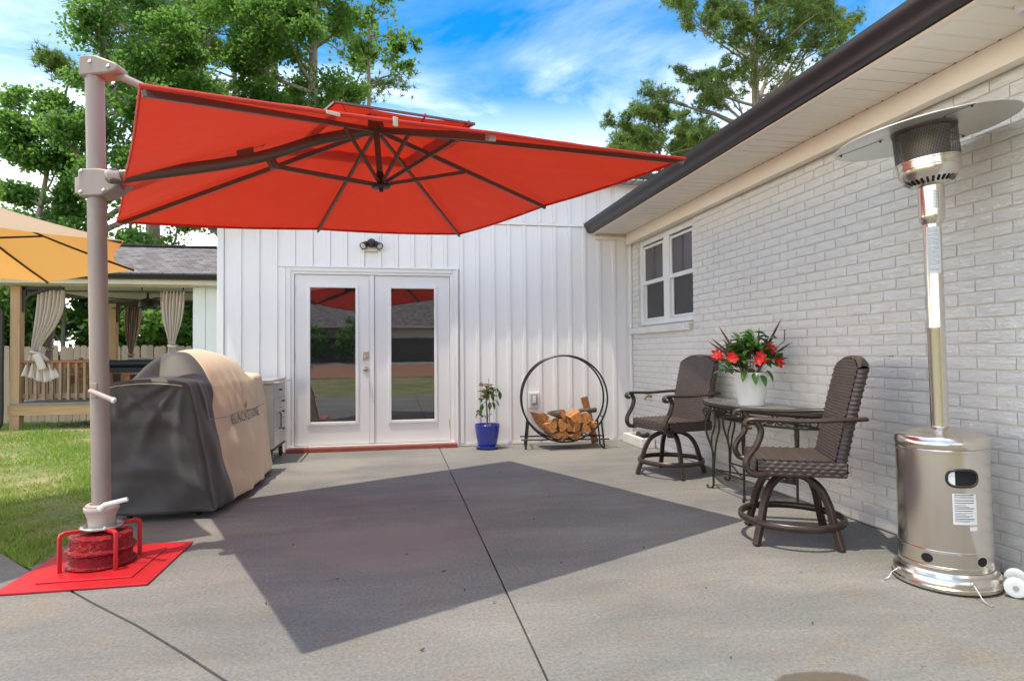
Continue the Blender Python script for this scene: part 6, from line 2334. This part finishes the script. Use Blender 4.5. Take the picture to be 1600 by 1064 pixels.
rc = MB(B)
for k in range(19):
    x = -7.55 + k * 0.29
    rc.bar((x, 13.0, 3.305 + 0.004 * (k % 2)), (x + 0.30, 13.0, 3.312 + 0.004 * (k % 2)), 0.20, 0.03)
rc.build('ridge_cap', M['roof'], rf_, smooth=False)
# white siding that closes the right end, in boards
xs = [-3.41 + 0.205 * k for k in range(7)]
for k in range(6):
    MB(B).bb(xs[k] + 0.003, xs[k + 1] - 0.003, PY0 - 0.03, PY0 + 0.08, 0.0, 2.334).build('siding_board', M['annex'], pv, smooth=False, bev=0.004, seg=1)
# deck
MB(B).bb(PXL - 0.09, -3.42, PY0 - 0.06, PY0 - 0.022, 0.215, 0.385).build('rim_board', M['lumber_h'], pv, smooth=False, bev=0.004)
for k in range(24):
    y = PY0 - 0.085 + k * 0.14
    MB(B).bb(PXL - 0.05, -3.3, y, y + 0.134, 0.386, 0.415).build('deck_board', M['deck'], pv, smooth=False)
for x in (-4.95, -3.9):
    MB(B).bb(x - 0.05, x + 0.05, PY0 + 0.3, PY0 + 0.4, -0.15, 0.385).build('deck_support', M['lumber'], pv, smooth=False)
# railing
rl_ = MB(B).bb(PXL + 0.07, -4.92, PY0 - 0.01, PY0 + 0.08, 1.065, 1.105).build('top_rail', M['stainwood'], pv, smooth=False, bev=0.004)
MB(B).bb(PXL + 0.07, -4.92, PY0 + 0.035, PY0 + 0.065, 0.99, 1.06).build('sub_rail', M['stainwood'], pv, smooth=False)
MB(B).bb(PXL + 0.07, -4.92, PY0 + 0.030, PY0 + 0.070, 0.48, 0.56).build('bottom_rail', M['baluster'], pv, smooth=False)
x = PXL + 0.16
while x < -4.95:
    MB(B).bb(x - 0.018, x + 0.018, PY0 - 0.006, PY0 + 0.028, 0.45, 1.062).build('baluster', M['baluster'], pv, smooth=False)
    x += 0.120
for k in range(26):
    y = PY0 + 0.2 + k * 0.12
    if y < PY1 - 0.1:
        MB(B).bb(PXL - 0.02, PXL + 0.015, y - 0.018, y + 0.018, 0.45, 1.06).build('baluster', M['baluster'], pv, smooth=False)
MB(B).bb(PXL - 0.04, PXL + 0.04, PY0 + 0.09, PY1 - 0.08, 1.065, 1.10).build('top_rail', M['stainwood'], pv, smooth=False)
# black curtain rods
for y, z in ((PY0 + 0.10, 2.262), (PY1 - 0.15, 2.20)):
    MB(B).tube([(PXL + 0.1, y, z), (-3.2, y, z)], 0.014, 8).build('curtain_rod', M['black_metal'], pv)
for x in (-5.5, -4.9, -4.25, -3.6):
    MB(B).tube([(x, PY0 + 0.10, 2.262), (x, PY0 + 0.10, 2.39)], 0.012, 6).build('rod_bracket', M['black_metal'], pv)
# black downspout at the left corner
MB(B).tube(smooth_path([(-7.1, PY0 - 0.40, 2.43), (-6.95, PY0 - 0.38, 2.30), (-6.45, PY0 - 0.20, 2.02), (-6.25, PY0 - 0.14, 1.93), (-6.235, PY0 - 0.13, 1.7), (-6.235, PY0 - 0.13, 0.9), (-6.235, PY0 - 0.13, 0.16), (-6.27, PY0 - 0.18, 0.07), (-6.5, PY0 - 0.5, 0.03)], 5), 0.052, 4).build('downspout', M['black_metal'], pv, bev=0.01)
# wire lattice under the deck
lt = MB(B)
for k in range(34):
    x = -5.25 + k * 0.055
    lt.bar((x, PY0 + 0.45, -0.05), (x + 0.03 * sin(k * 2.1), PY0 + 0.45, 0.36), 0.007)
for z in (0.05, 0.2, 0.33):
    lt.bar((-5.3, PY0 + 0.45, z), (-3.4, PY0 + 0.45, z + 0.02), 0.007)
o = lt.build('wire_lattice', M['black_metal'], pv, smooth=False)
o['kind'] = 'stuff'
# white steps at the right end
st_ = thing('deck_steps', 'low white board steps between the mast and the covered grill', 'steps', (-4.0, 11.0, 0))
for k in range(3):
    MB(base(st_)).bb(-4.30, -3.62, 10.95, 11.2 - 0.0, 0.0 + 0.125 * k, 0.115 + 0.125 * k).build('step_board', M['annex'], st_, smooth=False, bev=0.006)

# curtains: each hangs from the rod
def curtain(name, label, x0, x1, tx, tw, y, ztop, ztie, zbot, m_, spread, seed):
    cu = thing(name, label, 'curtain', ((x0 + x1) / 2, y, ztop), 0, 'curtains hanging in the pavilion')
    b_ = base(cu)
    rd = random.Random(seed)
    ph = rd.uniform(0, 6)

    def cloth(u, v):
        z = lerp(ztop, ztie, v)
        k = v ** 1.7
        k2 = k * k * (3 - 2 * k)
        bow = 0.05 * sin(pi * min(1, v * 1.1)) * (1 if tx > (x0 + x1) / 2 else -1)
        a = lerp(x0, tx - tw / 2, k2)
        c_ = lerp(x1, tx + tw / 2, k2)
        x = lerp(a, c_, u) + bow * (1 - k2) * 0.3
        amp = lerp(0.038, 0.018, k)
        return Vector((x, y + amp * sin(2 * pi * 7 * u + ph + 0.6 * sin(3 * v)) + 0.012 * sin(2 * pi * 3 * u + 5 * v), z))
    MB(b_).grid(cloth, 84, 26).build('cloth', M[m_], cu, angle=80, solid=0.004)
    MB(b_).tube([Vector((tx + tw * 0.55 * cos(t), y + 0.05 * sin(t), ztie + 0.012 * sin(2 * t))) for t in [2 * pi * k / 16 for k in range(16)]], 0.022, 6, closed=True).build('tie_band', M[m_], cu)

    def tail(u, v):
        z = lerp(ztie - 0.01, zbot + 0.05 * sin(6 * u + seed), v)
        k = v ** 0.7
        x = lerp(tx - tw / 2, tx - spread[0], k) * (1 - u) + lerp(tx + tw / 2, tx + spread[1], k) * u
        return Vector((x, y - 0.10 * v * (1 if spread[1] > 0.2 else .3) + 0.026 * sin(2 * pi * 5 * u + ph + v * 2), z))
    MB(b_).grid(tail, 60, 12).build('cloth_tail', M[m_], cu, angle=80, solid=0.004)
    if spread[1] > 0.2:
        def fold(u, v):
            return Vector((tx + 0.02 + 0.12 * u + 0.10 * v, y - 0.13 - 0.03 * sin(pi * u), ztie - 0.04 - 0.26 * v + 0.03 * u))
        MB(b_).grid(fold, 6, 8).build('tie_end', M[m_], cu, angle=80, solid=0.004)
    return cu


curtain('curtain', 'long beige curtain knotted over the left end of the deck rail', -5.83, -5.42, -5.84, 0.13, PY0 + 0.07, 2.30, 1.24, 0.80, 'curtain', (0.17, 0.40), 1)
curtain('curtain', 'beige curtain tied at the waist just left of the white siding', -3.95, -3.57, -3.775, 0.10, PY0 + 0.10, 2.28, 1.33, 1.0, 'curtain', (0.08, 0.10), 2)
curtain('curtain', 'brown curtain at the back of the pavilion, right of the rear post', -5.72, -5.40, -5.60, 0.09, PY1 - 0.15, 2.23, 1.20, 1.0, 'curtain_b', (0.05, 0.07), 3)
curtain('curtain', 'shaded brown curtain behind the knotted one at the left pavilion post', -6.05, -5.85, -5.98, 0.09, PY0 + 0.75, 2.26, 1.30, 1.0, 'curtain_b', (0.06, 0.07), 4)

# ceiling fan
cf = thing('ceiling_fan', 'black ceiling fan with long blades hanging in the pavilion', 'ceiling fan', (-4.67, 12.8, 2.39))
b_ = base(cf)
MB(b_).lathe([(0.0, 2.10), (0.16, 2.10), (0.165, 2.14), (0.145, 2.22), (0.07, 2.26), (0.02, 2.28), (0.02, 2.385), (0, 2.385)], (-4.67, 12.8, 0.0), 24).build('motor', M['lampblack'], cf)
for k in range(5):
    a = 2 * pi * k / 5 + 0.25
    d = Vector((cos(a), sin(a), 0))
    c_ = Vector((-4.67, 12.8, 2.225))
    MB(b_).bar(c_ + d * 0.12, c_ + d * 0.78, 0.12, 0.012).build('blade', M['lampblack'], cf, smooth=False)

# hot tub
hb2 = thing('hot_tub', 'dark hot tub with a black padded cover on the pavilion deck', 'hot tub', (-4.75, 13.3, 0.415))
b_ = base(hb2)
MB(b_).bb(-5.55, -3.55, 12.75, 14.2, 0.418, 0.96).build('shell', M['tubside'], hb2, smooth=False, bev=0.04)
MB(b_).bb(-5.58, -3.52, 12.72, 14.23, 0.962, 1.085).build('cover', M['tub'], hb2, smooth=False, bev=0.05, seg=3)
MB(b_).bb(-5.5, -3.6, 13.95, 14.12, 1.088, 1.135).build('folded_cover_edge', M['tubrim'], hb2, smooth=False, bev=0.02)

# wooden armchairs on the deck
def deck_chair(loc, rz, label):
    dc_ = thing('deck_armchair', label, 'wooden chair', loc, rz, 'wooden armchairs on the deck')
    for k in range(5):
        MB().box((0, -0.24 + 0.12 * k, 0.36 - 0.0), (0.50, 0.10, 0.025)).build('seat_slat', M['stainwood'], dc_, smooth=False)
        MB().bar((0.20 + 0.0, -0.22 + 0.11 * k, 0.34), (0.42, -0.22 + 0.11 * k, 0.98 - 0.04 * abs(k - 2)), 0.09, 0.022, (1, 0, 0)).build('back_slat', M['stainwood'], dc_, smooth=False)
    for s in (-1, 1):
        MB().box((-0.02, s * 0.33, 0.60), (0.62, 0.11, 0.028)).build('armrest', M['stainwood'], dc_, smooth=False)
        MB().box((-0.24, s * 0.31, 0.295), (0.09, 0.04, 0.585)).build('leg', M['stainwood'], dc_, smooth=False)
        MB().box((0.22, s * 0.31, 0.295), (0.09, 0.04, 0.585)).build('leg', M['stainwood'], dc_, smooth=False)
    dc_.scale = (0.82, 0.82, 0.74)
    return dc_


deck_chair((-5.35, 12.1, 0.415), 2.4, 'orange stained wooden armchair behind the deck balusters')
deck_chair((-4.55, 12.05, 0.415), 0.5, 'orange stained wooden armchair half hidden by the umbrella mast')

# ================================================================== FENCE
fn_ = thing('picket_fence', 'weathered grey wooden privacy fence behind the pavilion', 'fence', (-7.0, 16.2, -0.55))
B = base(fn_)
x = -14.0
k = 0
pk_me = []
for s in range(4):
    rd = random.Random(s)
    m_ = MB()
    hgt = 1.94
    m_.extr([(-0.069, 0, 0), (0.069, 0, 0), (0.069, 0, hgt - 0.04), (0.035, 0, hgt), (-0.035, 0, hgt), (-0.069, 0, hgt - 0.04)], (0, -0.009, 0), (0, 0.009, 0))
    pk_me.append(m_.mesh('picket', M['fence'], smooth=False))
while x < -1.0:
    instance(pk_me[k % 4], 'picket', fn_, Vector((x, 16.2 + random.uniform(-.006, .006), -0.52 + random.uniform(-0.02, 0.02))) - B, (0, random.uniform(-.012, .012), 0))
    x += 0.1455
    k += 1
for z in (-0.2, 0.5, 1.2):
    MB(B).bb(-14.1, -0.9, 16.212, 16.25, z, z + 0.09).build('rail', M['fence'], fn_, smooth=False)

# ================================================================== TREES
LEAF_STAR = None


def tube_pts(mb_, pts, radii, n=7):
    mb_.tube(pts, radii, n)


def grow_tree(name, label, cat, bx, by, height, r0, crown, seed, leafm_, bark, n_limb=16, limb_from=0.3, limb_len=3.0, rise=0.45, leaves=16000, leaf=0.12, cl_r=0.55,
              lean=(0, 0), style='leaf', group=None, fork=None, cl_per=5, tone_bias=0.0, droop=0.0, az_bias=None):
    rd = random.Random(seed)
    rg = np.random.default_rng(seed)
    z0 = ground_z(bx, by)
    t_ = thing(name, label, cat, (bx, by, z0), 0, group)
    mb_ = MB()
    pts, rad = [], []
    nseg = 14
    wob = [rd.uniform(-1, 1) for _ in range(4)]
    for i in range(nseg + 1):
        t = i / nseg
        pts.append(Vector((lean[0] * t * t + 0.10 * wob[0] * sin(4 * t + wob[1]) * height * 0.06, lean[1] * t * t + 0.1 * wob[2] * sin(3.4 * t + wob[3]) * height * 0.06, height * t - 0.1)))
        rad.append(r0 * (1 - 0.82 * t) * (1.25 if i == 0 else 1))
    mb_.tube(pts, rad, 10)

    def at(t):
        f = t * nseg
        i = min(int(f), nseg - 1)
        return pts[i].lerp(pts[i + 1], f - i), lerp(rad[i], rad[i + 1], f - i)
    centres = []
    limbs = []
    for k in range(n_limb):
        t = limb_from + (1.0 - limb_from) * ((k + rd.random() * 0.8) / n_limb)
        t = min(t, 0.985)
        p, r_ = at(t)
        az = rd.uniform(0, 2 * pi) if az_bias is None else rd.gauss(*az_bias)
        az = az if k % 2 == 0 or az_bias is None else az + pi * rd.uniform(0.6, 1.4)
        rel = (t - limb_from) / (1 - limb_from)
        L = limb_len * crown(rel) * rd.uniform(0.75, 1.2)
        limbs.append((p, az, L, r_ * 0.55, rise * rd.uniform(0.5, 1.5), 0))
    if fork:
        limbs += fork
    qi = 0
    while qi < len(limbs):
        p, az, L, r_, rs, lev = limbs[qi]
        qi += 1
        n_ = 6
        lp = [p]
        d = Vector((cos(az), sin(az), rs)).normalized()
        cur = p
        for j in range(n_):
            d = (d + Vector((rd.gauss(0, .13), rd.gauss(0, .13), rd.gauss(0.03, .10) - droop * (j / n_)))).normalized()
            cur = cur + d * (L / n_)
            lp.append(cur)
        mb_.tube(lp, [max(0.012, r_ * (1 - 0.8 * j / n_)) for j in range(n_ + 1)], 5 if lev else 6, cap=False)
        if lev < 2 and L > 0.9:
            nb = 4 if lev == 0 else 3
            for j in range(nb):
                f = rd.uniform(0.35, 1.0) * n_
                i = min(int(f), n_ - 1)
                q = lp[i].lerp(lp[i + 1], f - i)
                limbs.append((q, az + rd.choice((-1, 1)) * rd.uniform(0.4, 1.1), L * rd.uniform(0.32, 0.55), r_ * 0.45, rs + rd.uniform(-0.3, 0.45), lev + 1))
        for j in range(cl_per):
            f = (0.45 + 0.6 * rd.random()) * n_
            i = min(int(f), n_ - 1)
            q = lp[i].lerp(lp[i + 1], min(1.0, f - i))
            centres.append((q, (0.7 + 0.6 * rd.random()) * (1.0 if lev < 2 else 0.8)))
    mb_.build('trunk', M[bark], t_, angle=70)
    cen = np.array([c[0] for c in centres])
    csz = np.array([c[1] for c in centres])
    nC = len(cen)
    ctone = rg.uniform(0.15, 0.85, nC)
    if style == 'leaf':
        idx = rg.integers(0, nC, leaves)
        off = rg.normal(0, 1, (leaves, 3))
        off /= np.maximum(np.linalg.norm(off, axis=1, keepdims=True), 1e-6)
        off *= (rg.random((leaves, 1)) ** 0.45)
        pos = cen[idx] + off * (cl_r * csz[idx])[:, None] * np.array([1, 1, 0.72])
        # random frames, leaf planes hang mostly facing up
        nrm = rg.normal(0, 1, (leaves, 3)) * np.array([0.7, 0.7, 0.5]) + np.array([0, 0, 0.75])
        nrm /= np.linalg.norm(nrm, axis=1, keepdims=True)
        tt = np.cross(nrm, rg.normal(0, 1, (leaves, 3)))
        tt /= np.maximum(np.linalg.norm(tt, axis=1, keepdims=True), 1e-6)
        bb_ = np.cross(nrm, tt)
        s = leaf * rg.uniform(0.6, 1.25, leaves)[:, None]
        v = np.empty((leaves, 5, 3))
        v[:, 0] = pos - tt * s * 0.55
        v[:, 1] = pos + bb_ * s * 0.52 + tt * s * 0.05 - nrm * s * 0.12
        v[:, 2] = pos + tt * s * 0.60 - nrm * s * 0.10
        v[:, 3] = pos - bb_ * s * 0.52 + tt * s * 0.05 - nrm * s * 0.12
        v[:, 4] = pos
        base_ = (np.arange(leaves) * 5)[:, None]
        f = np.concatenate([base_ + np.array([[0, 1, 4]]), base_ + np.array([[1, 2, 4]]), base_ + np.array([[2, 3, 4]]), base_ + np.array([[3, 0, 4]])])
        tone = np.clip(ctone[idx] + rg.normal(0, 0.22, leaves) + tone_bias, 0, 1)
        me = np_mesh('crown', v.reshape(-1, 3), f, M[leafm_], np.repeat(tone, 5))
    else:
        # pine tufts: needles radiating from twig ends
        per = 13
        nT = leaves // per
        idx = rg.integers(0, nC, nT)
        off = rg.normal(0, 1, (nT, 3))
        off /= np.maximum(np.linalg.norm(off, axis=1, keepdims=True), 1e-6)
        off *= (rg.random((nT, 1)) ** 0.5)
        pos = cen[idx] + off * (cl_r * csz[idx])[:, None] * np.array([1, 1, 0.62])
        pos = np.repeat(pos, per, axis=0)
        n_ = nT * per
        d = rg.normal(0, 1, (n_, 3)) + np.array([0, 0, 0.55])
        d /= np.linalg.norm(d, axis=1, keepdims=True)
        sd = np.cross(d, rg.normal(0, 1, (n_, 3)))
        sd /= np.maximum(np.linalg.norm(sd, axis=1, keepdims=True), 1e-6)
        L = leaf * rg.uniform(0.7, 1.2, n_)[:, None]
        w_ = leaf * 0.070
        v = np.empty((n_, 3, 3))
        v[:, 0] = pos - sd * w_
        v[:, 1] = pos + sd * w_
        v[:, 2] = pos + d * L
        f = np.arange(n_ * 3).reshape(n_, 3)
        tone = np.clip(np.repeat(ctone[idx], per) + rg.normal(0, 0.2, n_) + tone_bias, 0, 1)
        me = np_mesh('crown', v.reshape(-1, 3), f, M[leafm_], np.repeat(tone, 3))
    link(me, 'crown', t_)
    return t_


dome = lambda r: max(0.12, (1 - (abs(r - 0.38) / 0.75) ** 2))
column = lambda r: max(0.15, 1 - 0.75 * r)
flat_top = lambda r: 0.55 + 0.6 * sin(pi * min(1, r * 0.85 + 0.15))

grow_tree('sweetgum_tree', 'tall bright green sweetgum rising behind the umbrella mast at left', 'tree', -8.6, 20.2, 16.5, 0.24, column, 3, 'leafA', 'trunk', n_limb=30, limb_from=0.22, limb_len=3.1, rise=0.5, leaves=52000, leaf=0.10, cl_r=0.52)
grow_tree('sweetgum_tree', 'thick-trunked sweetgum showing its grey trunk above the umbrella vent', 'tree', -2.75, 21.5, 17.0, 0.33, lambda r: 0.9 * max(0.2, 1 - 0.5 * r), 8, 'leafB', 'trunk', n_limb=26, limb_from=0.54, limb_len=3.0, rise=0.22, leaves=50000, leaf=0.10, cl_r=0.52)
grow_tree('sweetgum_tree', 'slim leaning sweetgum at the far left edge of the yard', 'tree', -10.9, 20.5, 10.2, 0.15, column, 12, 'leafA', 'trunk', n_limb=20, limb_from=0.30, limb_len=2.0, rise=0.5, leaves=34000, leaf=0.10, cl_r=0.48, lean=(1.2, 0))
grow_tree('sweetgum_tree', 'full leafy sweetgum between the two tall trunks above the red canopy', 'tree', -5.5, 22.5, 14.0, 0.22, dome, 21, 'leafA', 'trunk', n_limb=24, limb_from=0.25, limb_len=2.3, rise=0.45, leaves=36000, leaf=0.10, cl_r=0.50)
grow_tree('pine_tree', 'tall sparse pine with long bare limbs behind the left sweetgums', 'tree', -9.6, 27.0, 22.0, 0.36, flat_top, 31, 'pine', 'pinebark', n_limb=24, limb_from=0.45, limb_len=4.6, rise=0.30, leaves=90000, leaf=0.28, cl_r=0.60, style='pine')
grow_tree('pine_tree', 'second tall pine filling the gap above the red canopy at left', 'tree', -5.6, 30.0, 23.0, 0.36, flat_top, 37, 'pine', 'pinebark', n_limb=22, limb_from=0.5, limb_len=4.4, rise=0.30, leaves=80000, leaf=0.29, cl_r=0.62, style='pine')
grow_tree('pine_tree', 'large open-crowned pine standing above the brick house roof', 'tree', 18.2, 28.0, 21.0, 0.36, lambda r: 0.75 + 0.45 * sin(pi * r), 44, 'pine', 'pinebark', n_limb=40, limb_from=0.50, limb_len=3.9, rise=0.55, leaves=210000, leaf=0.24, cl_r=0.56, cl_per=8, style='pine', tone_bias=0.0,
          fork=[(Vector((0, 0, 13.0)), 2.6, 4.6, 0.17, 0.55, 0), (Vector((0, 0, 13.6)), 1.1, 6.0, 0.16, 1.1, 0), (Vector((0, 0, 12.6)), 2.9, 4.5, 0.12, 0.28, 0)])
grow_tree('pine_tree', 'smaller rounded pine at the right tip of the red canopy', 'tree', 15.6, 34.0, 15.8, 0.28, dome, 53, 'pine', 'pinebark', n_limb=34, limb_from=0.45, limb_len=3.3, rise=0.55, leaves=150000, leaf=0.25, cl_r=0.56, cl_per=8, style='pine', tone_bias=0.0)
# the hanging branch at the top of the picture belongs to a river birch further left
grow_tree('birch_tree', 'drooping branched tree whose hanging twigs reach into the top of the sky', 'tree', -1.0, 24.5, 15.3, 0.2, lambda r: 0.5 + 0.5 * r, 61, 'leafB', 'trunk', n_limb=8, limb_from=0.86, limb_len=2.6, rise=0.25, leaves=2600, leaf=0.16, cl_r=0.34, droop=0.34)
# leafy growth beyond the fence
SH = [(-12.6, 17.9, 3.6, 'round bright shrub tree at the far left beyond the fence'), (-10.6, 18.4, 4.6, 'tall leafy shrub beyond the fence, left of the pavilion'), (-8.6, 18.0, 4.2, 'mid-green leafy tree seen through the left pavilion bay'),
      (-6.9, 18.6, 5.2, 'dense leafy tree behind the rear pavilion post'), (-5.2, 18.0, 4.3, 'bright leafy tree seen between the two pavilion curtains'), (-3.6, 18.5, 5.6, 'leafy tree behind the pavilion roof beside the white siding'), (-1.6, 19.4, 5.0, 'leafy tree hidden behind the white house wing')]
for k, (x, y, h, lb) in enumerate(SH):
    grow_tree('leafy_tree', lb, 'tree', x, y, h, 0.10, dome, 70 + k, 'leafA' if k % 2 else 'leafB', 'trunk', n_limb=16, limb_from=0.08, limb_len=1.5, rise=0.5, leaves=11000, leaf=0.15, cl_r=0.45, group='leafy trees beyond the fence')

# ================================================================== BEHIND THE CAMERA (mirrored in the door glass)
nh = thing('neighbour_house', 'low dark house with a grey hip roof mirrored in the door glass', 'house', (-2.0, -22.5, 0.7))
B = base(nh)
MB(B).bb(-12.0, 8.0, -27.0, -20.6, 0.55, 2.1).build('wall', M['nbrick'], nh, smooth=False)
MB(B).bb(-12.02, 8.02, -27.02, -20.58, 2.1, 2.75).build('upper_wall', M['nwall'], nh, smooth=False)
r = MB(B)
r.add([(-12.6, -20.0, 2.75), (8.6, -20.0, 2.75), (8.6, -27.6, 2.75), (-12.6, -27.6, 2.75), (-8.0, -23.8, 4.9), (3.0, -23.8, 4.9)], [(0, 1, 5, 4), (1, 2, 5), (2, 3, 4, 5), (3, 0, 4), (0, 3, 2, 1)])
r.build('roof', M['roof'], nh, smooth=False)
MB(B).bb(-12.65, 8.65, -20.02, -19.9, 2.66, 2.78).build('gutter', M['nwall'], nh, smooth=False)
for k, (x, y, h) in enumerate(((7.5, -30.0, 11.0), (12.5, -27.0, 12.0), (-13.0, -31.0, 12.0))):
    grow_tree('leafy_tree', ['leafy tree behind the right end of the mirrored grey hip roof', 'large leafy tree standing right of the low dark house', 'large leafy tree behind the left end of the low dark house'][k], 'tree', x, y, h, 0.2, dome, 90 + k, 'leafB', 'trunk', n_limb=16, limb_from=0.2, limb_len=3.0, rise=0.45, leaves=7000, leaf=0.24, cl_r=0.8, group='trees behind the low dark house')
for k, (x, y, h, r_) in enumerate(((-4.6, -19.4, 2.0, 1.0), (-2.2, -19.2, 2.4, 1.0), (5.8, -19.5, 1.8, 0.9))):
    grow_tree('shrub', ['dark rounded shrub left of the middle of the mirrored house front', 'taller dark shrub at the middle of the mirrored house front', 'low dark shrub at the right end of the mirrored house front'][k], 'shrub', x, y, h, 0.05, dome, 120 + k, 'leafB', 'trunk', n_limb=10, limb_from=0.1, limb_len=r_, rise=0.4, leaves=3000, leaf=0.13, cl_r=0.35, group='shrubs along the low dark house')
